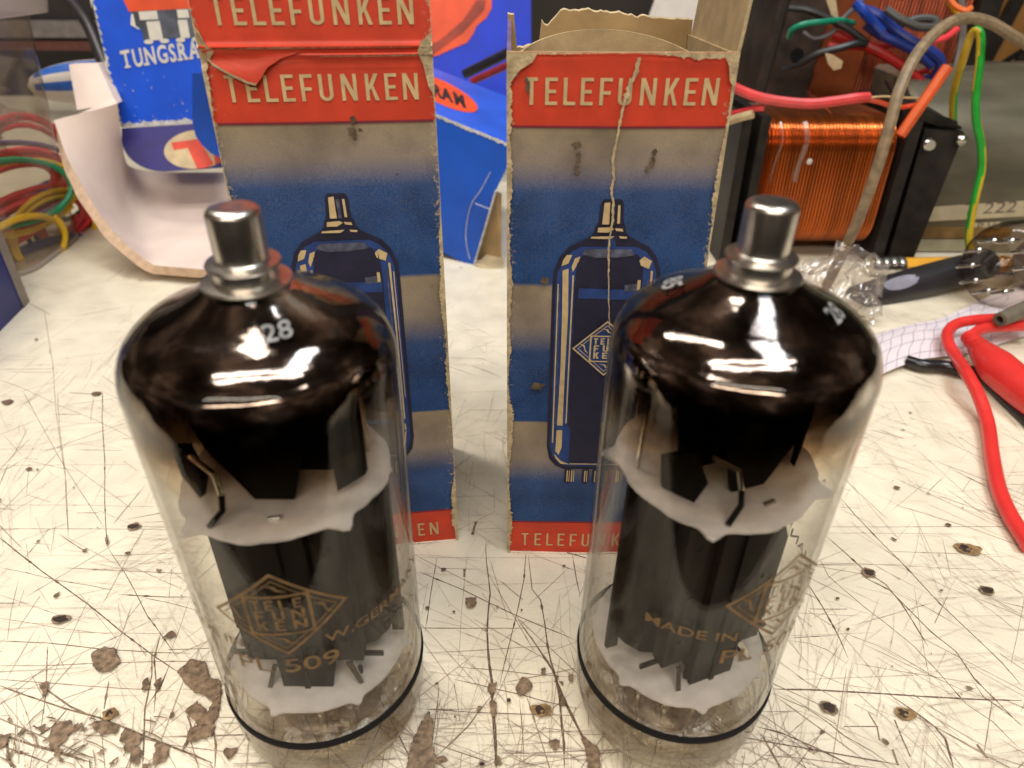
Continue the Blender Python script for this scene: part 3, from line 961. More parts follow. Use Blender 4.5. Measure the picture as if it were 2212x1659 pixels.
def emblem(mb, f1, f2, f3, a, b, ink, ground, fill):
    """lozenge with a framed three-line name in it and lightning flashes in its corners"""
    def ring(pts, w, f, m):
        n = len(pts)
        for i in range(n):
            p, q = Vector(pts[i]), Vector(pts[(i + 1) % n])
            p2, q2 = p * (1 - w), q * (1 - w)
            k = 6
            A = [f(*p.lerp(q, t / k)) for t in range(k + 1)]
            B = [f(*p2.lerp(q2, t / k)) for t in range(k + 1)]
            mb.grid([A, B], m, False)
    dia = [(-a, 0), (0, -b), (a, 0), (0, b)]
    if fill:
        mb.face([f1(*p) for p in dia], ground)
    ring(dia, 0.07, f2, ink)
    s = 0.48
    ring([(-a * s, -b * s), (a * s, -b * s), (a * s, b * s), (-a * s, b * s)], 0.10, f3, ink)
    ring([(p[0] * 0.84, p[1] * 0.84) for p in dia], 0.035, f2, ink)
    hh = b * 0.23
    for r, word in enumerate(('TELE', 'FUN', 'KEN')):
        n = len(word)
        wd = a * s * 1.66
        for i, ch in enumerate(word):
            x = -wd / 2 + wd * (i + 0.16) / n
            y = b * s * 0.80 - (r + 1) * b * 0.255 + 0.02
            mb.face([f3(x + px * hh * (1.45 if n == 3 else 1.15), y + py * hh) for px, py in letter(ch, 0.5, 0.2 if fill else 0.15)], ink)
    for sx, sy, sw in ((-1, 0, 0), (1, 0, 0), (0, 1, 1), (0, -1, 1)):
        z = [(-0.16, 0.10), (0.02, 0.07), (-0.01, 0.02), (0.17, -0.10), (0.03, -0.05), (0.05, 0.0)]
        cx, cy = sx * a * 0.64, sy * b * 0.64
        mb.face([f3(cx + px * a * (1.2 if sw else 0.8), cy + py * b * (1.0 if sw else 1.8)) for px, py in z], ink)


# ------------------------------------------------------------------ right carton: open top, long tear down its face
RW, BH = 4.47, 13.03


def disp_r(u, v):
    t = (u / RW) * 2 - 1
    d = 0.05 * (1 - t * t) - 0.0185 * v
    d += 0.03 * math.exp(-((u - 2.3) / 0.25) ** 2) * (v / 13)
    return d + 0.022 * mnoise.noise((u * 0.7, v * 0.5, 4)) + 0.005 * mnoise.noise((u * 2.3, v * 1.7, 2))


box_r = thing('valve_carton', (-0.10, 14.27, 0), 'red grey and blue valve carton with open torn top and a tear down its face', 'carton', 'printed valve cartons')
E, P = carton(box_r, RW, BH, disp_r)
fe, ff = P(0.046), P(0.052)
ribbon_edge(E, ((0.05, BH), (RW - 0.05, BH)), 0.03, 0.13, (0, -1), fe, 0)
E.face([ff(0.0, BH), ff(0.0, 12.35), ff(0.12, 12.55), ff(0.26, 12.72), ff(0.5, 12.86), ff(0.6, BH)], 0)
E.face([ff(RW, BH), ff(RW - 0.30, BH - 0.05), ff(RW - 0.18, 12.8), ff(RW - 0.13, 12.55), ff(RW, 12.35)], 0)
cr = [(2.53, 12.95, .10), (2.50, 12.69, .10), (2.40, 12.5, .12), (2.34, 12.26, .13), (2.31, 12.12, .06), (2.29, 12.01, .06), (2.24, 11.62, .07), (2.20, 11.29, .07),
      (2.17, 11.02, .07), (2.22, 10.71, .07), (2.19, 10.46, .07), (2.25, 10.18, .06), (2.27, 9.8, .05), (2.23, 9.4, .045), (2.24, 9.0, .05), (2.27, 8.6, .05), (2.30, 8.2, .04), (2.36, 7.6, .03), (2.40, 7.2, .015)]
A_, B_ = [], []
for i in range(len(cr) - 1):
    for k in range(7):
        t = k / 7
        u = cr[i][0] + (cr[i + 1][0] - cr[i][0]) * t + random.uniform(-1, 1) * 0.010
        v = cr[i][1] + (cr[i + 1][1] - cr[i][1]) * t
        w = (cr[i][2] + (cr[i + 1][2] - cr[i][2]) * t) * 0.38 * random.uniform(0.6, 1.4)
        A_.append(P(0.055)(u - w, v))
        B_.append(P(0.055)(u + w, v))
E.grid([A_, B_], 0, False)
link('worn_edge', E, [M['worn']], box_r, local=True)
stain_m = pm('stain_soft', (0.14, 0.095, 0.055), 0.9, var=0.3, vs=5)


def stain(P_, u, v, ru, rv, root, off=0.038):
    S = MB()
    sd = random.random() * 60
    S.face([P_(off)(u + ru * math.cos(a) * (1 + 0.7 * mnoise.noise((math.cos(a) * 1.5 + sd, math.sin(a) * 1.5, 0))),
                    v + rv * math.sin(a) * (1 + 0.7 * mnoise.noise((math.cos(a) * 1.5 + sd, math.sin(a) * 1.5, 0)))) for a in [2 * math.pi * k / 22 for k in range(22)]])
    link('stain', S, [stain_m], root, local=True)


for u, v, ru, rv in [(1.42, 11.34, .09, .06), (1.47, 11.1, .05, .12), (1.44, 10.88, .045, .06), (1.46, 10.78, .06, .05), (3.02, 11.2, .05, .07), (3.0, 11.0, .05, .09),
                     (2.9, 10.85, .05, .05), (0.42, 12.42, .035, .13), (0.38, 12.55, .035, .06), (0.85, 8.4, .1, .08), (0.75, 5.6, .16, .11)]:
    stain(P, u, v, ru, rv, box_r)
sw = MB()
sw.hexa([(0, .1, 0), (.09, .1, 0), (.09, 4.36, 0), (0, 4.36, 0), (0, .33, 13.0), (.09, .33, 13.0), (.09, 4.36, 13.3), (0, 4.36, 13.3)])
nz_ = 30
zs = [13.15 * k / nz_ for k in range(nz_ + 1)]
link('side_panel', sw, [pm('carton_side_print', (0.16, 0.10, 0.22), 0.7, var=0.3, vs=0.7)], box_r, local=True)
# rear wall with a torn rim
bk = MB()
n = 60
top = []
for k in range(n + 1):
    u = RW * k / n
    base = 13.42 + 0.10 * math.sin(u * 1.1) - (0.75 if 0.18 < u < 0.75 else 0) - (0.35 * max(0, 1 - abs(u - 0.95) / 0.35)) + 0.06 * mnoise.noise((u * 5, 0, 7)) + random.uniform(-0.015, 0.015)
    top.append(base)
for y, flip in ((4.37, 0), (4.46, 1)):
    bk.grid([[(RW * k / n, y, 0) for k in range(n + 1)], [(RW * k / n, y, top[k]) for k in range(n + 1)]], 0, False)
bk.grid([[(RW * k / n, 4.37, top[k]) for k in range(n + 1)], [(RW * k / n, 4.46, top[k] + 0.03) for k in range(n + 1)]], 1, False)
link('rear_panel', bk, [M['card_dark'], M['worn']], box_r, local=True)
# right wall carrying on up into a raised flap
rw_ = MB()
rw_.hexa([(RW - .09, .1, 0), (RW - .01, .1, 0), (RW - .01, 4.36, 0), (RW - .09, 4.36, 0), (RW - .09, .33, 13.0), (RW - .01, .33, 13.0), (RW - .01, 4.36, 13.0), (RW - .09, 4.36, 13.0)])
link('side_panel', rw_, [M['card']], box_r, local=True)
fl = MB()
rows = []
for k in range(15):
    z = 13.0 + 3.2 * k / 14
    rows.append([(RW - 0.02 + 0.10 * math.sin((z - 13) * 1.1) + 0.015 * mnoise.noise((y * 2, z * 2, 0)), y, z) for y in (0.35, 1.2, 2.2, 3.2, 4.3)])
fl.grid(rows, 0, True)
fl.grid([[Vector(p) + Vector((0.07, 0, 0)) for p in r] for r in rows], 0, True)
fl.grid([[r[0] for r in rows], [Vector(r[0]) + Vector((0.07, 0, 0)) for r in rows]], 1, False)
link('top_flap', fl, [M['card'], M['worn']], box_r, local=True)
lt = MB()
rimz = lambda a: 12.5 + 0.62 * max(0.0, (math.sin(a) * 0.5 + 0.5)) ** 2.2
lt.grid([[(2.22 + r * math.cos(a), 2.24 + r * math.sin(a), (z if z < 1 else rimz(a))) for a in [2 * math.pi * k / 72 for k in range(72)]] for r, z in ((2.02, .2), (2.02, 9), (2.07, 9), (2.07, .2))], 0, True, cu=True)
link('inner_sleeve', lt, [M['card']], box_r, local=True)
bm_ = MB().box((0.1, 0.1, 0.02), (RW - 0.1, 4.3, 0.1))
link('bottom_panel', bm_, [M['card']], box_r, local=True)

# ------------------------------------------------------------------ left carton: its front runs on up into a creased lid
LW = 4.50


def disp_l(u, v):
    t = (u / LW) * 2 - 1
    d = 0.04 * (1 - t * t) - 0.030 * v
    d += 0.02 * mnoise.noise((u * 0.7, v * 0.5, 9))
    k = BH + 0.0 - 0.0 * u
    # the two buckled ridges at the crease, and the pushed-in dent under its left half
    d += 0.085 * math.exp(-((v - k - 0.05) / 0.045) ** 2)
    if u > 1.6:
        d += 0.07 * math.exp(-((v - k + 0.10) / 0.04) ** 2) * min(1, (u - 1.6) / 0.6)
        d -= 0.03 * math.exp(-((v - k + 0.03) / 0.03) ** 2) * min(1, (u - 1.6) / 0.6)
    if u < 1.9:
        dd = max(0.0, 1 - u / 1.9)
        d -= 0.10 * dd * math.exp(-((v - k + 0.16) / 0.10) ** 2)
    return d


box_l = thing('valve_carton', (-6.02, 14.27, 0), 'red grey and blue valve carton with its creased lid flap standing up', 'carton', 'printed valve cartons', math.radians(6.2))
E, P = carton(box_l, LW, BH, disp_l, top_h=16.4, lid=True)
fe, ff = P(0.046), P(0.05)
ribbon_edge(E, ((0, BH + 0.05), (0, 16.3)), 0.02, 0.10, (1, 0), fe, 0)
ribbon_edge(E, ((LW, BH + 0.05), (LW, 16.3)), 0.03, 0.16, (-1, 0), fe, 0)
ribbon_edge(E, ((0.0, BH + 0.02), (LW, BH + 0.02)), -0.01, 0.05, (0, 1), fe, 0, 0.035)
ribbon_edge(E, ((2.3, BH - 0.13), (LW, BH - 0.13)), 0.0, 0.06, (0, 1), fe, 0, 0.035)
E.face([ff(LW, BH + 0.3), ff(LW - 0.22, BH + 0.12), ff(LW - 0.3, BH - 0.05), ff(LW - 0.2, BH - 0.3), ff(LW - 0.12, BH - 0.7), ff(LW, BH - 0.9)], 0)
E.face([ff(0, BH + 0.45), ff(0, BH - 0.25), ff(0.14, BH - 0.2), ff(0.3, BH - 0.02), ff(0.16, BH + 0.12), ff(0.1, BH + 0.3)][::-1], 0)
link('worn_edge', E, [M['worn']], box_l, local=True)
# the folded lip hanging over the first letters
lp = MB()
rows = []
lo_l = [(0.06, 12.90), (0.22, 12.76), (0.42, 12.64), (0.62, 12.54), (0.82, 12.44), (0.98, 12.40), (1.10, 12.52), (1.26, 12.72), (1.55, 12.88), (1.9, 12.98)]
for u, v in lo_l:
    r_ = []
    for k in range(7):
        t = k / 6
        vv = BH + 0.01 + (v - BH - 0.01) * t
        r_.append(P(0.035 + 0.035 * math.sin(t * 1.5) * math.exp(-((u - 0.85) / 0.7) ** 2))(u, vv))
    rows.append(r_)
lp.grid(rows, 0, True)
tipA = [r[-1] for r in rows[:6]]
lp.grid([[(p[0], p[1] - 0.006, p[2]) for p in tipA], [(p[0] + 0.03, p[1] - 0.012, p[2] + 0.035) for p in tipA]], 1, False)
link('folded_lip', lp, [M['box_red'], M['worn']], box_l, local=True)
for u, v, ru, rv in [(2.75, 11.5, .10, .08), (2.78, 11.42, .05, .07), (2.92, 11.52, .06, .03), (1.3, 8.1, .03, .02), (3.6, 10.6, .03, .02), (4.2, 8.0, .02, .015), (2.8, 11.72, .05, .1)]:
    stain(P, u, v, ru, rv, box_l)
sd_ = MB()
sd_.hexa([(0, .1, 0), (.09, .1, 0), (.09, 4.36, 0), (0, 4.36, 0), (0, .5, 13.0), (.09, .5, 13.0), (.09, 4.36, 13.0), (0, 4.36, 13.0)])
link('side_panel', sd_, [bpy.data.materials['carton_side_print']], box_l, local=True)
link('side_panel', MB().hexa([(LW - .09, .1, 0), (LW - .01, .1, 0), (LW - .01, 4.36, 0), (LW - .09, 4.36, 0), (LW - .09, .5, 13.0), (LW - .01, .5, 13.0), (LW - .01, 4.36, 13.0), (LW - .09, 4.36, 13.0)]), [bpy.data.materials['carton_side_print']], box_l, local=True)
link('rear_panel', MB().box((0, 4.37, 0), (LW, 4.46, 13.0)), [M['card']], box_l, local=True)
link('bottom_panel', MB().box((0.1, 0.12, 0.02), (LW - 0.1, 4.3, 0.1)), [M['card']], box_l, local=True)

# ------------------------------------------------------------------ the two valves
PROF = [(0.0, 0.28), (1.2, 0.28), (1.60, 0.32), (1.82, 0.46), (1.95, 0.75), (2.0, 1.1), (2.02, 1.7), (2.03, 4.0), (2.045, 6.5), (2.06, 8.4)]
PROF += [(2.06 * (1 - t) ** 2 + 2 * t * (1 - t) * 2.10 + t * t * 1.455, 9.08 * (1 - t) ** 2 + 2 * t * (1 - t) * 9.78 + t * t * 10.11) for t in [k / 16 for k in range(17)]]
PROF += [(1.455 - 0.805 * k / 6, 10.11 + 0.42 * k / 6 - 0.03 * math.sin(k / 6 * math.pi)) for k in range(1, 7)] + [(0.45, 10.6), (0.0, 10.64)]


def smooth_prof(pr, n=4):
    a = spline([(r, 0, z) for r, z in pr[:10]], n)
    return [(max(0.0, p.x), p.z) for p in a] + list(pr[10:])


def r_at(z):
    for (r0, z0), (r1, z1) in zip(PROF[:-1], PROF[1:]):
        if z0 <= z <= z1:
            return r0 + (r1 - r0) * (z - z0) / max(1e-6, z1 - z0)
    return 0.4


def make_valve(loc, lean, turn, label):
    root = thing('electron_valve', loc, label, 'electron tube', 'glass valves standing on the bench')
    root.rotation_euler = (Matrix.Rotation(lean[0], 3, 'Y') @ Matrix.Rotation(lean[1], 3, 'X') @ Matrix.Rotation(turn, 3, 'Z')).to_euler()
    g = MB()
    sp = smooth_prof(PROF)
    g.lathe(sp, 96)
    g.lathe([(max(0, r - 0.09), z + (0.09 if z < 1 else 0)) for r, z in sp if 0.75 < z < 8.6], 96)
    env = link('glass_envelope', g, [M['glass']], root, local=True)
    gt = MB()
    gt.lathe([(r - 0.03 * min(1, r / 0.5), z - (0.03 if r < 1.9 else 0)) for r, z in [(2.03, 4.9), (2.05, 6.4), (2.07, 7.5)] + sp if z > 4.8 and (z < 7.6 and (r, z) in ((2.03, 4.9), (2.05, 6.4), (2.07, 7.5)) or z > 7.6)], 96)
    link('getter_coating', gt, [M['getter']], root, local=True)
    cp = MB()
    cp.lathe([(0.30, 10.44), (0.63, 10.545), (0.65, 10.57), (0.635, 10.605), (0.47, 10.63), (0.465, 10.80), (0.515, 10.815), (0.53, 10.85), (0.515, 10.885), (0.39, 10.90), (0.372, 10.92),
              (0.372, 11.56), (0.36, 11.61), (0.32, 11.65), (0.22, 11.665), (0.10, 11.65), (0.0, 11.645)], 48)
    link('top_cap', cp, [M['nickel']], root, local=True)
    bd = MB()
    bd.lathe([(2.0, 1.83), (2.045, 1.84), (2.055, 1.925), (2.045, 2.01), (2.01, 2.02)], 96)
    link('black_band', bd, [M['black_band']], root, local=True)
    for k in range(9):
        a = 2 * math.pi * (k + 0.5) / 10
        p = MB().tube([(0.95 * math.cos(a), 0.95 * math.sin(a), 0.0), (0.95 * math.cos(a), 0.95 * math.sin(a), 0.09), (0.95 * math.cos(a), 0.95 * math.sin(a), 1.3)], [0.035, 0.07, 0.07], 8)
        link('pin', p, [M['steel']], root, local=True)
    # mica discs
    for z, spikes in ((7.0, 9), (2.48, 14)):
        mc = MB()
        n = 140
        out = []
        for k in range(n):
            a = 2 * math.pi * k / n
            r = 1.60 + 0.09 * mnoise.noise((math.cos(a) * 3, math.sin(a) * 3, z)) + 0.02 * mnoise.noise((math.cos(a) * 11, math.sin(a) * 11, z)) + 0.26 * max(0.0, math.cos(a * spikes / 2 + 0.5)) ** 14
            if z > 5:
                r += 0.14 + 0.03 * math.cos(3 * a)
            else:
                r = 1.72 + (r - 1.60) * 0.55
            out.append((r * math.cos(a), r * math.sin(a), z))
        mc.prism(out, (0, 0, 0.05))
        link('mica_spacer', mc, [M['mica']], root, local=True)
    # anode: two shells with ribs and a forward channel
    an = MB()
    z0, z1 = 2.74, 6.98
    for sy in (-1, 1):
        prof = [(x * 1.09, y * 1.02) for x, y in [(-1.42, 0.06), (-1.36, 0.30), (-1.20, 0.55), (-0.75, 0.80), (-0.50, 0.84), (-0.44, 1.16), (0.44, 1.16), (0.50, 0.84), (0.75, 0.80), (1.20, 0.55), (1.36, 0.30), (1.42, 0.06)]]
        an.grid([[(x, sy * y, z0 + (0.42 if abs(x) > 0.52 else -0.20)) for x, y in prof], [(x, sy * y, z1) for x, y in prof]], 0, False)
        an.grid([[(x, sy * (y - 0.05), z0 + (0.42 if abs(x) > 0.52 else -0.20)) for x, y in prof], [(x, sy * (y - 0.05), z1) for x, y in prof]], 0, False)
        for x in (-0.98, 0.98):
            an.box((x - 0.05, sy * 0.70 - 0.04, z0 + 0.25), (x + 0.05, sy * 0.70 + 0.04, z1 - 0.3))
        an.box((-0.05, sy * 1.19 - 0.04, z0 - 0.2), (0.05, sy * 1.19 + 0.04, z1 - 0.1))
    for sx in (-1, 1):
        an.box((sx * 1.60 - 0.12, -0.05, z0 + 0.05), (sx * 1.60 + 0.12, 0.05, z1 - 0.02))
    an.box((-1.45, -0.86, z0 + 0.32), (1.45, -0.80, z0 + 0.42))
    link('anode', an, [M['anode']], root, local=True)
    for sx in (-1, 1):
        fg = MB()
        fg.box((sx * 0.78 - 0.30, -1.02, z0 + 0.40), (sx * 0.78 + 0.30, -0.985, z1 - 0.05))
        fg.box((sx * 1.08 - 0.02, -1.02, z0 + 0.40), (sx * 1.08 + 0.02, -0.70, z1 - 0.05))
        for zz in (z0 + 1.0, z0 + 2.2, z0 + 3.4):
            fg.lathe([(0, 0.03), (0.05, 0.025), (0.075, 0)], 10, 0, Matrix.Translation((sx * 0.80, -1.02, zz)) @ Matrix.Rotation(1.57, 4, 'X'))
        link('anode_wing', fg, [M['wing']], root, local=True)
    # blackened shields above the upper mica
    link('shield', MB().prism([(-1.05, -1.0, 9.4), (0.80, -1.0, 9.4), (0.72, -1.05, 8.3), (0.36, -0.85, 7.1), (-0.28, -0.85, 7.1), (-0.75, -1.05, 8.3)], (0, 0.10, 0)), [M['soot']], root, local=True)
    link('shield', MB().prism([(1.00, -0.75, 8.9), (1.45, -0.45, 8.9), (1.45, -0.45, 7.3), (1.05, -0.75, 7.2)], (0.02, 0.14, 0)), [M['soot']], root, local=True)
    link('shield', MB().prism([(-1.2, -0.2, 9.2), (1.2, -0.2, 9.2), (0.8, -0.1, 7.1), (-0.8, -0.1, 7.1)], (0, 0.08, 0)), [M['soot']], root, local=True)
    link('shield', MB().prism([(-1.55, -0.55, 7.9), (-1.15, -0.85, 8.15), (-0.95, -1.0, 7.6), (-1.1, -0.95, 7.2), (-1.5, -0.6, 7.35)], (0.05, 0.12, 0)), [M['soot']], root, local=True)
    link('shield', MB().box((0.2, 0.5, 7.06), (0.8, 1.0, 9.0)), [M['soot']], root, local=True)
    link('bright_lead', MB().tube([(-1.0, -1.05, 8.15), (-0.62, -1.22, 7.95), (-0.55, -1.30, 7.6)], 0.045, 8), [M['steel']], root, local=True)
    link('bright_lead', MB().tube([(-1.4, 0.3, 7.0), (-1.45, 0.2, 8.8)], 0.05, 8), [M['steel']], root, local=True)
    link('bright_lead', MB().tube([(1.3, 0.5, 7.0), (1.3, 0.45, 8.9)], 0.05, 8), [M['steel']], root, local=True)
    link('bright_lead', MB().tube([(0.05, -1.25, 7.05), (0.25, -1.25, 7.09)], 0.045, 8), [M['steel']], root, local=True)
    link('bright_lead', MB().prism([(0.52, -1.18, 6.95), (0.72, -1.14, 6.95), (0.86, -1.22, 6.25), (0.74, -1.30, 6.2)], (0, 0.03, 0)), [M['steel']], root, local=True)
    link('bright_lead', MB().prism([(-0.70, -0.98, 2.9), (-0.60, -0.98, 2.9), (-0.72, -1.30, 2.42), (-0.82, -1.28, 2.42)], (0, 0.03, 0)), [M['steel']], root, local=True)
    link('bright_lead', MB().prism([(0.72, -0.95, 2.95), (0.86, -0.92, 2.95), (1.10, -1.12, 2.44), (1.04, -1.16, 2.44)], (0, 0.03, 0)), [M['steel']], root, local=True)
    for k in range(7):
        a = 2 * math.pi * k / 7 + 0.4
        link('bright_lead', MB().tube([(0.95 * math.cos(a), 0.95 * math.sin(a), 1.25), (1.1 * math.cos(a + 0.2), 1.1 * math.sin(a + 0.2), 1.8), (0.9 * math.cos(a), 0.9 * math.sin(a), 2.4)], 0.04, 6), [M['steel']], root, local=True)
    link('dark_lead', MB().tube([(-0.55, -1.30, 7.6), (-0.56, -1.38, 7.35), (-0.80, -1.45, 7.08)], 0.05, 8), [M['soot']], root, local=True)
    link('dark_lead', MB().tube([(-0.45, -1.0, 2.3), (-0.45, -1.0, 2.7)], 0.05, 8), [M['soot']], root, local=True)
    link('dark_lead', MB().tube([(0.95, -0.85, 2.3), (0.95, -0.85, 2.7)], 0.05, 8), [M['soot']], root, local=True)
    # stem press and exhaust tip under the lower mica
    st = MB().lathe([(0.0, 1.5), (0.28, 1.48), (0.5, 1.3), (0.95, 1.12), (1.2, 0.9)], 40)
    link('glass_stem', st, [see_through('stem_glass', (0.62, 0.54, 0.46), (0.2, 0.17, 0.14), 0.06, 0.14, bump=0.6, bs=2.5) if 'stem_glass' not in bpy.data.materials else bpy.data.materials['stem_glass']], root, local=True)
    ft = MB()
    ft.lathe([(1.90, 0.55), (1.80, 0.95), (1.55, 1.15), (1.1, 1.22), (0.6, 1.30)], 64)
    ft.lathe([(1.93, 0.8), (1.91, 1.0), (1.86, 1.25), (1.7, 1.42)], 64)
    link('glass_foot', ft, [bpy.data.materials['foot_glass'] if 'foot_glass' in bpy.data.materials else see_through('foot_glass', (0.82, 0.77, 0.70), (0.32, 0.27, 0.22), 0.05, 0.10, bump=0.9, bs=1.8)], root, local=True)
    # printing on the glass (angle 0 faces -Y)
    pr = MB()
    def wrap(a0, z0_, off=0.02):
        def fn(u, v):
            z = z0_ + v
            r = r_at(z) + off
            a = a0 + u / 2.0 - math.pi / 2
            return (r * math.cos(a), r * math.sin(a), z)
        return fn
    a0 = math.radians(6)
    emblem(pr, wrap(a0, 5.72, 0.010), wrap(a0, 5.72, 0.012), wrap(a0, 5.72, 0.014), 1.06, 0.98, 0, 0, False)
    w = text_polys('PL 509', 0.50, 0, 1.25)
    add_text(pr, 'PL 509', 0.50, wrap(a0 - 0.47, 4.28), 0, 0.004, 1.25)
    add_text(pr, 'MADE IN', 0.30, wrap(a0 - 1.13, 4.86), 0, 0.003, 1.3)
    add_text(pr, 'W.GERMANY', 0.30, wrap(a0 + 0.30, 4.86), 0, 0.003, 1.3)
    link('printed_mark', pr, [M['ink']], env, local=True)
    wk = MB()
    def cone(a0_, s0):
        base = [(0.78, 10.46), (1.0, 10.345), (1.455, 10.11), (1.70, 9.94), (1.87, 9.72)]
        def fn(u, v):
            s = s0 - v
            i = 0
            while i < len(base) - 2:
                dl = math.hypot(base[i + 1][0] - base[i][0], base[i + 1][1] - base[i][1])
                if s < dl:
                    break
                s -= dl
                i += 1
            dl = math.hypot(base[i + 1][0] - base[i][0], base[i + 1][1] - base[i][1])
            t = s / dl
            r = base[i][0] + (base[i + 1][0] - base[i][0]) * t
            z = base[i][1] + (base[i + 1][1] - base[i][1]) * t
            a = a0_ + u / max(0.5, r) - math.pi / 2
            return ((r + 0.012) * math.cos(a), (r + 0.012) * math.sin(a), z + 0.016)
        return fn
    add_text(wk, '28', 0.42, cone(math.radians(24), 0.58), 0, 0.006, 1.0)
    link('stamped_number', wk, [M['white_ink']], env, local=True)
    wk = MB()
    add_text(wk, '85', 0.44, cone(math.radians(-138), 0.62), 0, 0.012, 1.0)
    link('stamped_number', wk, [M['white_ink']], env, local=True)
    return root


make_valve((-3.95, 9.43, 0), (0.012, 0.022), 0.0, 'glass power valve with gold lozenge mark facing the viewer, before the lidded carton')
make_valve((3.45, 9.49, 0), (0.0195, 0.0), math.radians(21), 'glass power valve with its gold lozenge mark near the edge, by the open carton')

# ------------------------------------------------------------------ background clutter
def vquad(pts, Ys):
    return [D(x, y, Y) for (x, y), Y in zip(pts, Ys)]


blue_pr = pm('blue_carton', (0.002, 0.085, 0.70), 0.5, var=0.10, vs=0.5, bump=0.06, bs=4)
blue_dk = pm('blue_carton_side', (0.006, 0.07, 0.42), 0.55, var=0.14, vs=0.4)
violet = pm('violet_blue_end', (0.020, 0.012, 0.16), 0.6, var=0.2, vs=0.5)
orange = pm('orange_print', (0.80, 0.085, 0.02), 0.6, var=0.12, vs=0.6)
white_pr = pm('white_print', (0.70, 0.66, 0.58), 0.7, var=0.1, vs=1)
grey_pr = pm('grey_print', (0.11, 0.12, 0.16), 0.7, var=0.3, vs=1.2)
black_pr = pm('black_print', (0.015, 0.014, 0.02), 0.6)
cream_pr = pm('cream_print', (0.55, 0.42, 0.24), 0.7)
red_pr = pm('red_print', (0.66, 0.05, 0.02), 0.6)
rubber = pm('black_rubber', (0.016, 0.015, 0.017), 0.45, var=0.2)


class Plane:
    """a flat patch from its lower-left, lower-right and upper-left corners, (u, v) in 0..1"""
    def __init__(s, ll, lr, ul):
        s.o, s.a, s.b = Vector(ll), Vector(lr) - Vector(ll), Vector(ul) - Vector(ll)
        s.n = s.a.cross(s.b).normalized()
        s.w, s.h = s.a.length, s.b.length

    def __call__(s, u, v, off=0.0):
        return s.o + s.a * u + s.b * v + s.n * off

    def cm(s, off):
        return lambda x, y: s(x / s.w, y / s.h, off)


def slab(mb, pl, t, m=0):
    p = [pl(0, 0), pl(1, 0), pl(1, 1), pl(0, 1)]
    mb.prism([q - pl.n * t for q in p], pl.n * t, m)


# --- upright blue carton with the T flap
fl_ = D(264, 277, 41); fr_ = D(498, 262, 41.6)
upv = Vector((0, 0.10, 1)).normalized()
tb = thing('lamp_carton', (fl_ + fr_) / 2 - Vector((0, 0, 2)), 'bright blue carton with white lettering and a dark end flap with a round emblem', 'carton')
front = Plane(fl_, fr_, fl_ + upv * 13)
body = MB()
p = [front(0, 0), front(1, 0), front(1, 1), front(0, 1)]
dp = Vector((0, 6.2, 0))
body.hexa([p[0], p[1], p[1] + dp, p[0] + dp, p[3], p[2], p[2] + dp, p[3] + dp])
link('body', body, [blue_pr], tb)
d_ = MB()
W2, H2 = front.w, front.h
fa_, fb_, fc_ = front.cm(0.02), front.cm(0.035), front.cm(0.05)
def sq_(f):
    return lambda x, y: f(x, 4.25 + (y - 3.5) * 0.57 if y > 2.9 else y)
fb0, fc0 = fb_, fc_
fa_, fb_, fc_ = sq_(fa_), sq_(fb_), sq_(fc_)
# orange bulb and drawn base
cx_ = W2 * 0.62
d_.face([fa_(cx_ - 2.0, 6.1), fa_(cx_ + 2.0, 6.0), fa_(cx_ + 2.4, 8.0), fa_(cx_ + 2.6, 12.5), fa_(cx_ - 2.6, 12.5), fa_(cx_ - 2.3, 8.0)], 0)
d_.face([fb_(cx_ - 1.9, 6.1), fb_(cx_ - 1.9, 5.0), fb_(cx_ - 1.55, 4.7), fb_(cx_ - 1.55, 3.7), fb_(cx_ + 1.55, 3.7), fb_(cx_ + 1.55, 4.7), fb_(cx_ + 1.9, 5.0), fb_(cx_ + 1.9, 6.1)], 2)
d_.face([fc_(cx_ - 1.5, 6.05), fc_(cx_ - 1.5, 5.35), fc_(cx_ - 0.55, 5.35), fc_(cx_ - 0.55, 6.05)], 1)
d_.face([fc_(cx_ - 1.2, 5.2), fc_(cx_ - 1.2, 3.6), fc_(cx_ - 0.5, 3.6), fc_(cx_ - 0.5, 5.2)], 1)
d_.face([fc_(cx_ - 2.05, 5.0), fc_(cx_ - 1.9, 5.9), fc_(cx_ - 1.8, 5.9), fc_(cx_ - 1.8, 4.9), fc_(cx_ - 1.6, 4.6), fc_(cx_ - 1.7, 4.6)], 1)
d_.face([fc_(cx_ + 0.45, 5.2), fc_(cx_ + 0.45, 3.65), fc_(cx_ + 0.95, 3.65), fc_(cx_ + 0.95, 5.2)], 1)
d_.face([fc_(cx_ + 0.5, 6.05), fc_(cx_ + 0.5, 5.35), fc_(cx_ + 1.1, 5.35), fc_(cx_ + 1.1, 6.05)], 1)
for k in range(4):
    x = cx_ - 1.55 + k * 0.85
    d_.face([fc_(x + 0.26 + 0.26 * math.cos(a), 3.5 + 0.2 * math.sin(a)) for a in [2 * math.pi * j / 14 for j in range(14)]], 1)
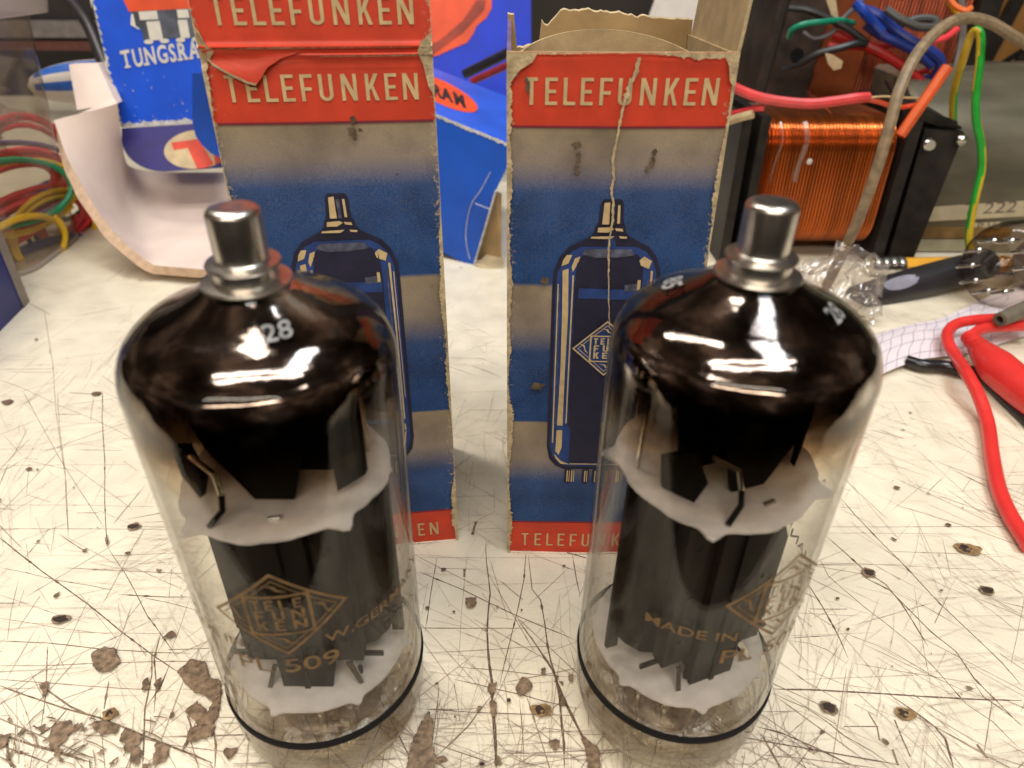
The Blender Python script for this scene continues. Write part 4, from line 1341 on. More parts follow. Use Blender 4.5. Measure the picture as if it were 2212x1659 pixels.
# lettering with slab serifs
fb_, fc_ = fb0, fc0
x = 0.85
for ch in 'TUNGSRAM':
    w = add_text(d_, ch, 1.22, lambda u, v, x=x: fb_(x + u * 0.66, 2.95 + v * 1.0 + 0.075 * (x + u)), 1, 0.03, 1.0) * 0.66
    for sx in ({'T': (0.5,), 'U': (), 'N': (0.1, ), 'R': (0.14, 0.9), 'A': (0.05, 0.95), 'M': (0.08, 0.92)}.get(ch, ())):
        c = x + w * sx
        d_.face([fc_(c - 0.16, 2.94 + 0.075 * c), fc_(c + 0.16, 2.96 + 0.075 * c), fc_(c + 0.16, 3.06 + 0.075 * c), fc_(c - 0.16, 3.04 + 0.075 * c)], 1)
    x += w + 0.10
for t_, y_ in (('Y', 2.9), ('y', 6.2)):
    add_text(d_, t_, 1.0, lambda u, v, y_=y_: fb_(-0.08 + max(0, u - 0.25) * 0.7, y_ + v), 1, 0.02)
link('printed_front', d_, [orange, white_pr, grey_pr, black_pr], tb)
ru = MB()
sd = 3
A_, B_ = [], []
for k in range(61):
    t = k / 60
    A_.append(front(t, 0, 0.03))
    B_.append(front(t, 0.012 + 0.012 * mnoise.noise((k * 0.35, 2, 0)) + random.random() * 0.008, 0.03))
ru.grid([A_, B_], 0, False)
for _ in range(26):
    u, v = random.random() * 0.65, 0.02 + random.random() ** 2 * 0.2
    ru.face([front(u + random.uniform(-.012, .012), v + random.uniform(-.008, .008), 0.03 + 0.001 * _) for k in range(3)], 0)
for k in range(30):
    v = k / 30 * 0.9
    ru.face([front(0.0, v, 0.03), front(0.012 + random.random() * 0.018, v + 0.005, 0.03), front(0.0, v + 0.02 + random.random() * 0.02, 0.03)], 0)
link('worn_edge', ru, [pm('scuffed_white', (0.62, 0.62, 0.62), 0.9, var=0.2, vs=3)], tb)
# the end flap hanging out below, round-cornered, with its emblem
f0, f1 = fl_ + Vector((0.02, -0.05, -0.05)), fr_ + Vector((0.02, -0.05, -0.05))
low = D(330, 372, 39.6)
dn = (low - D(330, 274, 41.2))
flap = Plane(f0 + dn, f1 + dn, f0)
fm = MB()
n = 14
out = [(0, 1)] + [(0.0 + 0.42 * (1 - math.cos(a)), 0.78 * (1 - math.sin(a))) for a in [math.pi / 2 * k / n for k in range(n + 1)]] + [(1, 0.0), (1, 1)]
fm.prism([flap(u, v, -0.08) for u, v in out], flap.n * 0.08, 0)
ef = link('end_flap', fm, [violet], tb)
em = MB()
ce, ra = (0.70, 0.43), (0.31, 0.43)
def el(u, v, off):
    return flap(ce[0] + ra[0] * u, ce[1] + ra[1] * v, off)
em.face([el(math.cos(a), math.sin(a), 0.02) for a in [2 * math.pi * k / 48 for k in range(48)]], 1)
em.face([el(*q, 0.035) for q in [(-0.78, 0.42), (0.02, 0.52), (0.48, -0.80), (0.28, -0.97), (-0.02, -1.0), (-0.30, 0.10), (-0.72, 0.02)]], 0)
em.face([el(*q, 0.035) for q in [(0.02, 0.62), (0.0, 0.99), (0.28, 0.96), (0.30, 0.62)]], 0)
em.face([el(*q, 0.035) for q in [(0.46, -0.10), (0.98, -0.02), (0.97, -0.25), (0.80, -0.6), (0.52, -0.85)]], 0)
link('emblem', em, [red_pr, cream_pr], ef)
# the darker side tuck standing in front at the right
sf = MB()
s_pts = [(416, 160), (505, 160), (505, 352), (482, 345), (458, 333), (438, 316), (424, 296), (417, 270)]
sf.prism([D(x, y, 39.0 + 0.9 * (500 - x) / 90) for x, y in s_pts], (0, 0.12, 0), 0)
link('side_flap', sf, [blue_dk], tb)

# --- blue carton lying between the two valve cartons
ylo, yro = 37.0, 34.6
q = [D(880, 515, 38.4), D(1024, 577, 36.0), D(1075, 409, 35.5)]
lb = thing('lamp_carton', D(1000, 585, 39), 'blue carton lying on its side with an orange oval, seen between the two valve cartons', 'carton')
a0_, a1_ = D(860, 215, 38.6), D(1115, 318, 35.2)      # near top edge
b0_, b1_ = D(860, 118, 47.5), D(1115, 216, 44.5)      # far top edge
c0_, c1_ = D(860, 500, 38.6), D(1024, 577, 36.2)      # near lower edge
top = MB().prism([a0_, a1_, b1_, b0_], (0, 0, -0.1))
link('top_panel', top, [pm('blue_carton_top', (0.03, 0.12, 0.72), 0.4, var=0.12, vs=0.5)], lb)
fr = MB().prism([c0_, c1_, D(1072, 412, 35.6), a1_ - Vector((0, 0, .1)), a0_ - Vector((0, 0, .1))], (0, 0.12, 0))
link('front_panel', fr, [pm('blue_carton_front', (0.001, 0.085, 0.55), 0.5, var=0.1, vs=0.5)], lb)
tp = Plane(a0_, a1_, b0_)
ov = MB()
ov.face([tp(0.42 + 0.33 * math.cos(a) - 0.02 * math.sin(a), 0.50 + 0.27 * math.sin(a), 0.02) for a in [2 * math.pi * k / 40 for k in range(40)]], 0)
xs = 0.06
for ch, u0 in zip('RAM', (0.33, 0.42, 0.53)):
    add_text(ov, ch, 1.0, lambda u, v, u0=u0: tp(u0 + u * 0.135, 0.36 + v * 0.33, 0.04), 1, 0.05)
link('orange_oval', ov, [orange, black_pr], lb)
we = MB()
A_, B_ = [], []
for k in range(80):
    t = k / 79
    P0 = a0_.lerp(a1_, t)
    A_.append(P0 + Vector((0, -0.02, 0.03 + 0.04 * random.random())))
    B_.append(P0 + Vector((0, -0.03, -0.05 - 0.12 * random.random())))
we.grid([A_, B_], 0, False)
we.tube([c1_ + Vector((0, -.05, 0)), D(1047, 500, 35.8), D(1072, 412, 35.5)], 0.06, 6)
for pts in ([(1060, 372), (1040, 410), (1020, 440), (1010, 480), (1008, 520), (1016, 560)], [(1028, 440), (1060, 452)]):
    we.tube(spline([D(x, y, 38.45 - (x - 880) * 0.0167) for x, y in pts], 5), 0.025, 5)
link('worn_edge', we, [bpy.data.materials['scuffed_white']], lb)
ins = MB()
ins.prism([D(1026, 580, 37), D(1085, 600, 36.5), D(1085, 420, 36.5), D(1072, 415, 36.5)], (0, 0.2, 0), 0)
ins.prism([D(1028, 575, 35.9), D(1090, 600, 35), D(1090, 560, 36.5), D(1060, 545, 37)], (0, 0.0, 0.08), 1)
link('torn_end', ins, [M['card_dark'], cream_pr], lb)
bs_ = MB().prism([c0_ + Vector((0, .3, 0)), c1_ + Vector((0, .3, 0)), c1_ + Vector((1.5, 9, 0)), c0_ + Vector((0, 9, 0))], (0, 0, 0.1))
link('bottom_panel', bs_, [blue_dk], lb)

# --- blue carton standing behind, with a big orange bulb on it
bb = thing('lamp_carton', D(1000, 215, 52), 'blue carton behind the others with a large orange bulb printed on it', 'carton')
bp_ = Plane(D(905, 215, 52), D(1150, 225, 53.5), D(890, -70, 54.5))
m_ = MB(); slab(m_, bp_, 5.5)
link('body', m_, [pm('blue_carton_back', (0.0005, 0.035, 0.60), 0.6, var=0.12, vs=0.4)], bb)
def onp(pl, x, y, off):
    d = ray(x, y); o = Vector((0, 0, H))
    t = (pl.o - o).dot(pl.n) / d.dot(pl.n)
    return o + d * t + pl.n * off
ob = MB()
ob.face([onp(bp_, x, y, 0.05) for x, y in [(905, -40), (1058, -40), (1062, 0), (1062, 18), (1050, 40), (1030, 56), (1022, 74), (1010, 92), (985, 103), (945, 121), (905, 128)]], 0)
ob.face([onp(bp_, x, y, 0.09) for x, y in [(935, 118), (1000, 70), (1045, 22), (1050, 0), (1030, 0), (1000, 45), (950, 88), (915, 105), (915, 120)]], 1)
link('printed_bulb', ob, [orange, pm('orange_shadow_print', (0.42, 0.05, 0.02), 0.6, var=0.3, vs=0.6)], bb)

# --- dark pen-like leads in the gap
pe = MB()
pe.tube([D(1005, 160, 49), D(1110, 108, 47)], 0.30, 10)
tag(link('test_lead', pe, [rubber]), 'black lead lying across the gap behind the cartons', 'cable')
pe = MB()
pe.tube([D(1020, 176, 47.5), D(1110, 135, 46)], 0.22, 10)
tag(link('test_lead', pe, [pm('dark_red_wire', (0.30, 0.02, 0.02), 0.4)]), 'dark red lead lying beside the black one behind the cartons', 'cable')

# --- white papers standing behind the open carton
for nm, pts, Y, lab in (('paper_sheet', [(1425, -30), (1640, -30), (1600, 30), (1560, 85), (1480, 90), (1400, 40)], 62, 'white paper sheet standing behind the open carton'),
                        ('paper_sheet', [(2020, 260), (2055, 205), (2085, 140), (2110, 60), (2160, -30), (2060, -30), (2040, 60), (2010, 150)], 60, 'white paper sheet showing between the wires at the upper right')):
    mb = MB(); mb.prism([D(x, y, Y) for x, y in pts], (0, 0.1, 0))
    tag(link(nm, mb, [pm('paper_white', (0.74, 0.68, 0.63), 0.9, var=0.05)]), lab, 'paper')

# --- rack of rails in the dark at the left
rk = thing('wire_rack', D(250, 200, 74), 'dark metal rack with grey and reddish rails at the back', 'rack')
def rail(nm, y0, y1, m, Y=74):
    mb = MB(); mb.box((D(-60, y0, Y).x, Y, D(200, y1, Y).z), (D(440, y0, Y).x, Y + 2.0, D(200, y0, Y).z))
    link(nm, mb, [m], rk)
rail('rail', 48, 84, pm('rail_grey', (0.24, 0.21, 0.20), 0.4, 0.4))
rail('rail', 92, 112, pm('rail_red', (0.10, 0.03, 0.02), 0.6))
rail('shelf', -10, 42, pm('rail_dark', (0.022, 0.014, 0.012), 0.6), 75)
mb = MB(); mb.box((D(300, 150, 74.5).x, 74.5, 0), (D(318, 150, 74.5).x, 75.5, D(300, 112, 74).z)); link('upright', mb, [bpy.data.materials['rail_dark']], rk)

# --- striped plastic handle
hn = thing('striped_handle', D(180, 200, 47), 'white oval plastic handle with blue stripes', 'handle')
c0 = D(62, 190, 47); ax = (D(330, 172, 48) - c0)
mb = MB()
rows = []
for k in range(21):
    t = k / 20
    r = 1.30 * math.sqrt(max(0.0, 1 - (1 - min(1, t * 1.9)) ** 2)) + 0.02
    p_ = c0 + ax * t
    rows.append([p_ + Vector((0, math.cos(a) * r * 0.8, math.sin(a) * r)) for a in [2 * math.pi * j / 28 for j in range(28)]])
def stripes(a, b):
    if a < 2: return 0
    return 1 if b in (8, 9, 10, 13, 14) else 0
mb.grid(rows, 0, True, cu=True, mfun=stripes)
mb.face(rows[-1])
link('handle', mb, [pm('white_plastic', (0.66, 0.62, 0.57), 0.35, var=0.05), pm('stripe_blue', (0.03, 0.14, 0.55), 0.4)], hn)

# --- black cable dropping behind the strip
tag(link('black_cable', MB().tube(spline([D(118, -40, 52), D(160, 12, 50), D(192, 55, 48.5), D(218, 115, 47), D(235, 165, 46), D(250, 215, 45), D(262, 262, 45)], 6), 0.42, 12), [pm('cable_black', (0.03, 0.026, 0.03), 0.4)]), 'black cable hanging down behind the pale felt strip', 'cable')

# --- pale thick felt strip, curled up at its left end
st_f = [(118, 262, 37.6), (148, 345, 36.6), (192, 425, 35.6), (245, 500, 34.6), (310, 558, 33.9), (385, 600, 33.4), (470, 628, 33.0), (560, 645, 32.6)]
st_b = [(255, 226, 39.5), (264, 300, 40.2), (272, 345, 41.2), (285, 362, 42.6), (330, 372, 43.5), (420, 374, 43.5), (500, 374, 43.5), (590, 374, 43.5)]
Fp = spline([D(*q_) for q_ in st_f], 6)
Bp = spline([D(*q_) for q_ in st_b], 6)
rows_t, rows_b = [], []
for i, (a, b) in enumerate(zip(Fp, Bp)):
    row = []
    for k in range(13):
        t = k / 12
        p_ = a.lerp(b, t)
        sag = math.sin(t * math.pi) * 1.3 * min(1, i / 20)
        p_ = p_ - Vector((0, 0, sag))
        p_.z = max(p_.z, 0.95)
        row.append(p_ + Vector((0, 0, 0.05 * mnoise.noise((p_.x * 0.5, p_.y * 0.5, 0)))))
    rows_t.append(row)
for i, row in enumerate(rows_t):
    nr = []
    for k, p_ in enumerate(row):
        du = rows_t[min(i + 1, len(rows_t) - 1)][k] - rows_t[max(i - 1, 0)][k]
        dv = row[min(k + 1, 12)] - row[max(k - 1, 0)]
        nn = dv.cross(du).normalized()
        if nn.z > 0 and i > 20: nn = -nn
        nr.append(p_ + nn * (0.50 + 0.10 * mnoise.noise((i * 0.3, k * 0.2, 0))))
    rows_b.append(nr)
fs = MB()
fs.grid(rows_t, 0, True)
fs.grid([r[::-1] for r in rows_b], 1, True)
fs.grid([[r[0] for r in rows_t], [r[0] for r in rows_b]], 1, True)
fs.grid([[r[-1] for r in rows_t], [r[-1] for r in rows_b]], 1, True)
fs.grid([rows_t[0], rows_b[0]], 0, True)
fs.grid([rows_t[-1], rows_b[-1]], 0, True)
tb0 = [D(150, 142, 41.5), D(213, 141, 41.5), D(252, 226, 40), D(168, 240, 39.3)]
fs.prism(tb0, (0, 0.7, 0), 0)
felt = pm('pale_felt', (0.74, 0.60, 0.52), 0.95, var=0.07, vs=0.4, bump=0.5, bs=16)
felt_e = pm('felt_edge', (0.66, 0.46, 0.31), 0.95, var=0.14, vs=3.0, bump=0.6, bs=14)
tag(link('felt_strip', fs, [felt, felt_e]), 'thick pale pink felt strip curling up at one end', 'felt strip')

# --- translucent tub with wires in it
A0, B0 = G(58, 604), G(186, 505)
e1 = (B0 - A0).normalized(); e2 = Vector((-e1.y, e1.x, 0))
if e2.x > 0: e2 = -e2
L1, L2 = (B0 - A0).length, 13.0
tub = thing('plastic_tub', A0 + e1 * L1 / 2 + e2 * L2 / 2, 'clear plastic tub with a rolled lid rim, full of coloured wire', 'tub')


def rrect(z, grow, rad=1.6, n=6):
    out = []
    for (cu, cv), a0 in (((L1 - rad + grow, rad - grow), -90), ((L1 - rad + grow, L2 - rad + grow), 0), ((rad - grow, L2 - rad + grow), 90), ((rad - grow, rad - grow), 180)):
        for k in range(n + 1):
            a = math.radians(a0 + 90 * k / n)
            u, v = cu + rad * math.cos(a), cv + rad * math.sin(a)
            out.append(A0 + e1 * u + e2 * v + Vector((0, 0, z)))
    return out


tubm = see_through('tub_plastic', (0.86, 0.82, 0.77), (0.60, 0.55, 0.50), 0.12, 0.05, (0.66, 0.55, 0.45), 0.07)
rimm = see_through('tub_rim_plastic', (0.8, 0.76, 0.70), (0.6, 0.55, 0.5), 0.15, 0.06, (0.72, 0.64, 0.57), 0.65)
tm = MB()
tm.grid([rrect(0.12 + 12.0 * k / 10, 0.05 + 0.95 * k / 10) for k in range(11)], 0, True, cu=True)
tm.face(rrect(0.12, 0.05)[::-1])
link('body', tm, [tubm], tub)
link('base_rim', MB().tube(rrect(0.15, 0.06) + rrect(0.15, 0.06)[:1], 0.13, 8), [rimm], tub)
rm = MB()
rm.grid([rrect(12.1, 1.05), rrect(12.1, 1.7), rrect(12.6, 1.8), rrect(13.7, 1.85), rrect(13.95, 1.7), rrect(13.95, 1.1)], 0, True, cu=True)
link('rim', rm, [rimm], tub)

WCOL = {'red': (0.75, 0.05, 0.06), 'yellow': (0.80, 0.50, 0.02), 'green': (0.02, 0.28, 0.12), 'violet': (0.16, 0.10, 0.20), 'orange': (0.75, 0.14, 0.02), 'blue': (0.015, 0.035, 0.22), 'black': (0.02, 0.02, 0.022), 'grey': (0.09, 0.08, 0.09)}
WM = {k: pm('wire_' + k, v, 0.38, var=0.08, vs=1) for k, v in WCOL.items()}


def hank(name, col, cen, ru, rv, n, r, lab, tilt=0.0, spread=0.25, cat='wire'):
    """n loops of wire in a loose ring facing the open side of the tub"""
    c = Vector(cen)
    side = (e1 * 0.9 + Vector((0.35, 0, 0))).normalized()
    upx = Vector((0, 0.25, 1)).normalized()
    out = side.cross(upx)
    P_ = []
    for i in range(n * 26 + 1):
        a = 2 * math.pi * i / 26
        s = 1 + spread * mnoise.noise((i * 0.06, len(lab), 3))
        u = ru * s * math.cos(a + tilt); v = rv * s * math.sin(a)
        w = 0.6 * spread * mnoise.noise((i * 0.045, 7, len(lab))) * 4 * r * 3 + 0.1 * math.sin(a * 2)
        ct, st = math.cos(tilt), math.sin(tilt)
        P_.append(c + side * (u * ct - v * st) + upx * (u * st + v * ct) + out * w)
    mb = MB().tube(P_, r, 7)
    return tag(link(name, mb, [WM[col]]), lab, cat, 'hanks of wire in the tub')


def inn(x, y, d=2.0):
    d0 = ray(x, y)
    nn = Vector((e1.y, -e1.x, 0))
    t = (A0 + e2 * (d * 0.6)).dot(nn) / d0.dot(nn)
    return Vector((0, 0, H)) + d0 * t
hank('wire_hank', 'red', inn(20, 425, 3.0), 3.6, 2.0, 12, 0.19, 'thick bundle of red wire coiled in the middle of the tub', 0.2, 0.5)
hank('wire_hank', 'green', inn(30, 420, 1.2), 3.6, 2.0, 2, 0.17, 'green wire loop lying over the red bundle in the tub', -0.5, 0.1)
hank('wire_hank', 'yellow', inn(45, 430, 1.4), 3.6, 2.1, 2, 0.13, 'yellow wire loop beside the green loop in the tub', -0.4, 0.2)
hank('wire_hank', 'violet', inn(28, 395, 1.8), 4.6, 2.2, 2, 0.15, 'dull violet wire arching over the red bundle in the tub', -0.4, 0.1)
hank('wire_hank', 'red', inn(80, 420, 2.4), 3.6, 4.3, 6, 0.17, 'red wire looping up the tub wall nearest the felt strip', 0.12, 0.18)
hank('wire_hank', 'yellow', inn(125, 500, 1.0), 3.0, 2.2, 2, 0.15, 'yellow wire loop low in the tub by its corner', 0.15, 0.5)
hank('wire_hank', 'yellow', inn(60, 535, 1.2), 2.4, 2.0, 2, 0.15, 'yellow wire loop at the bottom of the tub beside the blue carton', 0.5, 0.3)
hank('wire_hank', 'red', inn(140, 480, 1.5), 1.7, 1.6, 8, 0.13, 'small red wire coil in the far corner of the tub', 0.1, 0.5)
hank('wire_hank', 'blue', inn(140, 468, 1.9), 2.4, 2.2, 4, 0.14, 'dark blue wire loop behind the small red coil in the tub', 0.1, 0.3)
hank('wire_hank', 'red', inn(70, 500, 2.6), 4.2, 1.6, 8, 0.16, 'red wire bundle under the loops at the tub bottom', 0.0, 0.6)
hank('wire_hank', 'green', inn(150, 445, 1.7), 1.4, 0.8, 3, 0.13, 'small green wire coil at the top of the corner hanks in the tub', 0.1, 0.4)
hank('wire_hank', 'blue', inn(75, 570, 2.6), 3.6, 0.9, 5, 0.16, 'dark blue wire bundle lowest in the tub', 0.0, 0.5)
bagm = see_through('crumpled_film', (0.90, 0.87, 0.85), (0.6, 0.55, 0.5), 0.06, 0.12, (0.6, 0.5, 0.45), 0.22, 0.9, 0.8)
tg = MB()
rows = []
for i in range(26):
    rows.append([D(-40 + 140 * k / 25, 190 + 160 * i / 25, 38.5) + e2 * (2.0 + 2.2 * mnoise.noise((i * 0.16, k * 0.16, 0)) + 1.2 * mnoise.noise((i * .4, k * .4, 5))) for k in range(26)])
tg.grid(rows, 0, True)
tag(link('plastic_bag', tg, [bagm]), 'crumpled clear bag stuffed in the top of the tub', 'plastic bag')

# --- dark blue carton at the left edge
bx = thing('blue_carton', G(30, 700), 'dark blue carton cut off by the picture edge with a grey worn corner', 'carton')
cor = G(54, 667); topc = D(11, 398, cor.y); hgt = topc.z
back = Vector((0.45, 1, 0)).normalized() * 0
dl = (G(-40, 762) - cor)
pts = [cor, cor + dl * 3, cor + dl * 3 + Vector((-9, 9, 0)), cor + Vector((cor.x * 0.26, cor.y * 0.24, 0))]
m_ = MB().hexa([p_ for p_ in pts] + [p_ + Vector((0, 0, hgt)) for p_ in pts])
link('body', m_, [pm('deep_blue_carton', (0.010, 0.022, 0.20), 0.45, var=0.25, vs=0.3)], bx)
m_ = MB().prism([cor + Vector((0.02, -0.03, 0)), cor + Vector((0.02, -0.03, hgt)), cor + Vector((-0.20, 0.75, hgt)), cor + Vector((-0.20, 0.75, 0))], (0.04, 0.01, 0))
link('worn_corner', m_, [pm('grey_card_edge', (0.30, 0.25, 0.20), 0.8)], bx)


# --- near transformer with the bright copper coil
def winding(mb, lo, hi, rad, m, pitch=0.17, bump=0.085, n=7, bow=0.0):
    """coil round the x axis: rounded-rectangle section, ridged along x"""
    (x0, y0, z0), (x1, y1, z1) = lo, hi
    k = int((x1 - x0) / pitch)
    rows = []
    for i in range(k * 4 + 1):
        x = x0 + (x1 - x0) * i / (k * 4)
        turn = int(i / 4)
        jit = 0.05 * mnoise.noise((turn * 3.7, 0, 1))
        g = bump * math.sin(math.pi * (i % 4) / 4) + jit + bow * math.sin(math.pi * i / (k * 4))
        row = []
        for (cy, cz), a0 in (((y1 - rad, z1 - rad), 0), ((y0 + rad, z1 - rad), 90), ((y0 + rad, z0 + rad), 180), ((y1 - rad, z0 + rad), 270)):
            for j in range(n + 1):
                a = math.radians(a0 + 90 * j / n)
                row.append((x, cy + (rad + g) * math.cos(a), cz + (rad + g) * math.sin(a)))
        rows.append(row)
    mb.grid(rows, m, True, cu=True)


copper = pm('enamelled_copper', (0.52, 0.13, 0.022), 0.24, 0.9, var=0.2, vs=0.5, aniso=(6, 0.3, 0.3), coat=0.3)
copper_d = pm('old_copper', (0.26, 0.045, 0.014), 0.34, 0.6, var=0.3, vs=0.5, aniso=(6, 0.3, 0.3))
lam = pm('black_lamination', (0.024, 0.019, 0.015), 0.5, 0.4, var=0.35, vs=1.2, bump=0.2)
rust = pm('brown_lamination', (0.045, 0.024, 0.014), 0.55, 0.4, var=0.35, vs=0.8, bump=0.2)
YF = 36.7
xl, xr = D(1630, 420, YF).x, D(1908, 420, YF).x
zt, zb = D(1770, 262, YF).z, 0.9
t1 = thing('transformer', (xl + 3, YF + 3, 0), 'transformer with a bright copper winding between black end plates', 'transformer')
w_ = MB(); winding(w_, (xl, YF, zb), (xr, YF + 6.5, zt), 1.5, 0)
link('winding', w_, [copper], t1)
def plate(nm, x0, x1, y0, y1, z0, z1, m, root, holes=()):
    mb = MB().box((x0, y0, z0), (x1, y1, z1))
    return link(nm, mb, [m], root)
plate('end_plate', xl - 1.4, xl - 0.9, YF - 0.3, YF + 7, 0, zt + 0.2, lam, t1)
plate('end_plate', xl - 0.5, xl - 0.02, YF - 0.5, YF + 7, 0, zt + 0.35, lam, t1)
rp = MB()
rp.hexa([(xr + 0.02, YF - 0.7, 0), (xr + 0.5, YF - 0.9, 0), (xr + 1.4, YF + 7, 0), (xr + .6, YF + 7, 0), (xr + 0.02, YF - 0.7, zt + .2), (xr + 0.5, YF - 0.9, zt + .2), (xr + 1.4, YF + 7, zt + .5), (xr + .6, YF + 7, zt + .5)])
link('end_plate', rp, [lam], t1)
br = MB()
br.hexa([(xr + 1.0, YF - 0.6, 0), (xr + 2.2, YF - 0.9, 0), (xr + 2.4, YF - 0.6, 0), (xr + 1.5, YF + 5, 0), (xr + 1.1, YF - 0.2, zt - .3), (xr + 2.9, YF - .6, zt - .4), (xr + 3.1, YF - .2, zt - .4), (xr + 1.6, YF + 5, zt)])
link('bracket', br, [lam], t1)
hood = MB()
hood.tube([(xr + 0.2, YF + 0.2, zt + 0.5), (xr + 2.8, YF + 0.4, zt - 0.3)], 0.35, 8)
hood.prism([(xr + 0.0, YF + .2, zt + .3), (xr + 3.0, YF - .1, zt - .35), (xr + 3.0, YF + 4, zt + .1), (xr + 1.0, YF + 5, zt + 1.2)], (0, 0, 0.15))
link('clamp', hood, [lam], t1)
sc = MB().lathe([(0, 0.32), (0.15, 0.3), (0.26, 0.2), (0.3, 0.0)], 16, 0, Matrix.Translation((xr + 2.75, YF - 0.75, zt - 0.7)) @ Matrix.Rotation(1.57, 4, 'X'))
link('screw', sc, [M['steel']], t1)
sc = MB().lathe([(0, 0.2), (0.25, 0.2), (0.34, 0.08), (0.34, 0.0)], 20, 0, Matrix.Translation((xr + 1.1, YF - 0.9, zt - 0.9)) @ Matrix.Rotation(1.57, 4, 'X'))
link('terminal', sc, [M['steel']], t1)
tp_ = MB()
for dx, x_s in ((0.85, 0.10), (2.05, 0.26)):
    tp_.grid([[(xl + dx - 0.1 + 0.1 * math.sin(k * 0.5), YF - 0.10 + (0 if k > 2 else 0.5 - 0.18 * k), zt - 0.05 - 0.30 * k * 0.9) for k in range(12)], [(xl + dx - 0.1 + x_s + 0.1 * math.sin(k * 0.5), YF - 0.10 + (0 if k > 2 else 0.5 - 0.18 * k), zt - 0.05 - 0.30 * k * 0.9) for k in range(12)]], 0, True)
link('tape', tp_, [see_through('clear_tape', (0.85, 0.75, 0.65), (0.6, 0.5, 0.4), 0.15, 0.10, (0.6, 0.45, 0.35), 0.25)], t1)
dr = MB().lathe([(0, 0.05), (0.10, 0.04), (0.16, 0)], 12, 0, Matrix.Translation((xl + 2.55, YF - 0.10, zt - 1.95)) @ Matrix.Rotation(1.57, 4, 'X'))
link('solder_blob', dr, [white_pr], t1)

# --- rear transformer, tilted, with the darker coil
YB = 45.5
t2 = thing('transformer', D(1860, 250, YB) - Vector((0, 0, 0)), 'older transformer behind with a dark red copper winding and a drilled brown plate', 'transformer')
Rt = Matrix.Translation(D(1720, 262, YB)) @ Matrix.Rotation(math.radians(9), 4, 'Y') @ Matrix.Rotation(math.radians(-10), 4, 'X')
w_ = MB(); winding(w_, (0, 0, 0), (8.6, 7, 11.5), 1.4, 0, 0.2, 0.04, 6)
w_.v = [Rt @ v for v in w_.v]
link('winding', w_, [copper_d], t2)
w_ = MB(); winding(w_, (0.2, -0.12, 0.9), (2.9, 5, 10.5), 1.3, 0, 0.9, 0.01, 5)
w_.v = [Rt @ v for v in w_.v]
link('paper_wrap', w_, [pm('varnished_paper', (0.20, 0.045, 0.012), 0.3, var=0.2, vs=0.6)], t2)
pl_ = MB(); pl_.box((-2.6, -0.6, -1.3), (-0.1, -0.2, 13), 0, Rt)
for z_ in (0.2, 3.6, 7.9, 10):
    pl_.lathe([(0, 0.02), (0.42, 0.02), (0.42, 0.0)], 16, 1, Rt @ Matrix.Translation((-1.35, -0.61, z_)) @ Matrix.Rotation(1.57, 4, 'X'))
link('core_plate', pl_, [rust, M['soot']], t2)
pl_ = MB(); pl_.box((-3.0, 0.2, -1.3), (-2.7, 6, 13), 0, Rt); link('core_plate', pl_, [rust], t2)
pl_ = MB(); pl_.box((8.7, -0.6, -1.3), (10.0, 6, 13), 0, Rt); link('core_plate', pl_, [lam], t2)
bs = MB().box((D(1660, 300, YB).x, YB + 0.5, 0), (D(2060, 300, YB).x, YB + 8, D(1860, 262, YB).z - 1.2))
link('core_base', bs, [lam], t2)


def wire(name, col, pts, r, lab, cat='wire', n=7, mat=None, seg=9):
    if cat == 'wire':
        r = [q_ * 0.8 for q_ in r] if isinstance(r, list) else r * 0.8
    P_ = spline([D(*q_) for q_ in pts], n)
    return tag(link(name, MB().tube(P_, r, seg), [mat or WM[col]]), lab, cat)


wire('hookup_wire', 'green', [(1705, 78, 43.6), (1712, 62, 43), (1740, 50, 42.5), (1780, 45, 42.5), (1815, 42, 43), (1845, 48, 43.5)], 0.2, 'short teal green wire bent over the brown plate', mat=pm('wire_teal', (0.005, 0.26, 0.15), 0.35))
wire('hookup_wire', 'grey', [(1735, 68, 43.2), (1760, 82, 43), (1795, 70, 43), (1825, 35, 43.2), (1862, 0, 43.5), (1880, -30, 44)], 0.16, 'thin grey wire rising past the dark winding')
wire('hookup_wire', 'black', [(1690, 148, 43.8), (1725, 138, 43), (1765, 115, 42.5), (1810, 103, 42.3), (1850, 92, 42.4), (1872, 92, 42.6)], [0.16] * 8 + [0.26] * 28, 'black sleeved wire crossing the dark winding', 'wire')
wire('hookup_wire', 'black', [(1705, 15, 43.6), (1745, 20, 43.2), (1790, 38, 43), (1835, 62, 42.8), (1870, 88, 42.6)], 0.24, 'black wire running from the plate top to the sleeve joint')
wire('hookup_wire', 'blue', [(1850, 5, 42.6), (1866, 22, 42.2), (1885, 45, 42), (1905, 68, 42)], 0.34, 'glossy blue sleeve above the red wires', mat=pm('sleeve_blue', (0.010, 0.045, 0.30), 0.2))
wire('hookup_wire', 'blue', [(1860, 18, 43.2), (1895, 30, 42.9), (1930, 60, 42.6), (1965, 85, 42.2), (2005, 105, 42), (2032, 130, 42), (2020, 165, 42.3), (1990, 172, 42.8)], 0.36, 'dark navy wire bundle bending down at the right')
wire('hookup_wire', 'blue', [(1870, 50, 42.6), (1900, 72, 42.3), (1945, 92, 42.1), (1985, 115, 42), (2015, 140, 42.1)], 0.30, 'dark navy wire below the navy bundle')
wire('hookup_wire', 'grey', [(1915, 18, 42.3), (1945, 38, 41.8), (1985, 55, 41.5), (2022, 55, 41.6), (2020, 40, 42.2), (1985, 38, 42.6), (1940, 52, 42.6)], 0.27, 'dark grey sleeve looped over the navy wires', mat=pm('sleeve_grey', (0.06, 0.06, 0.055), 0.5))
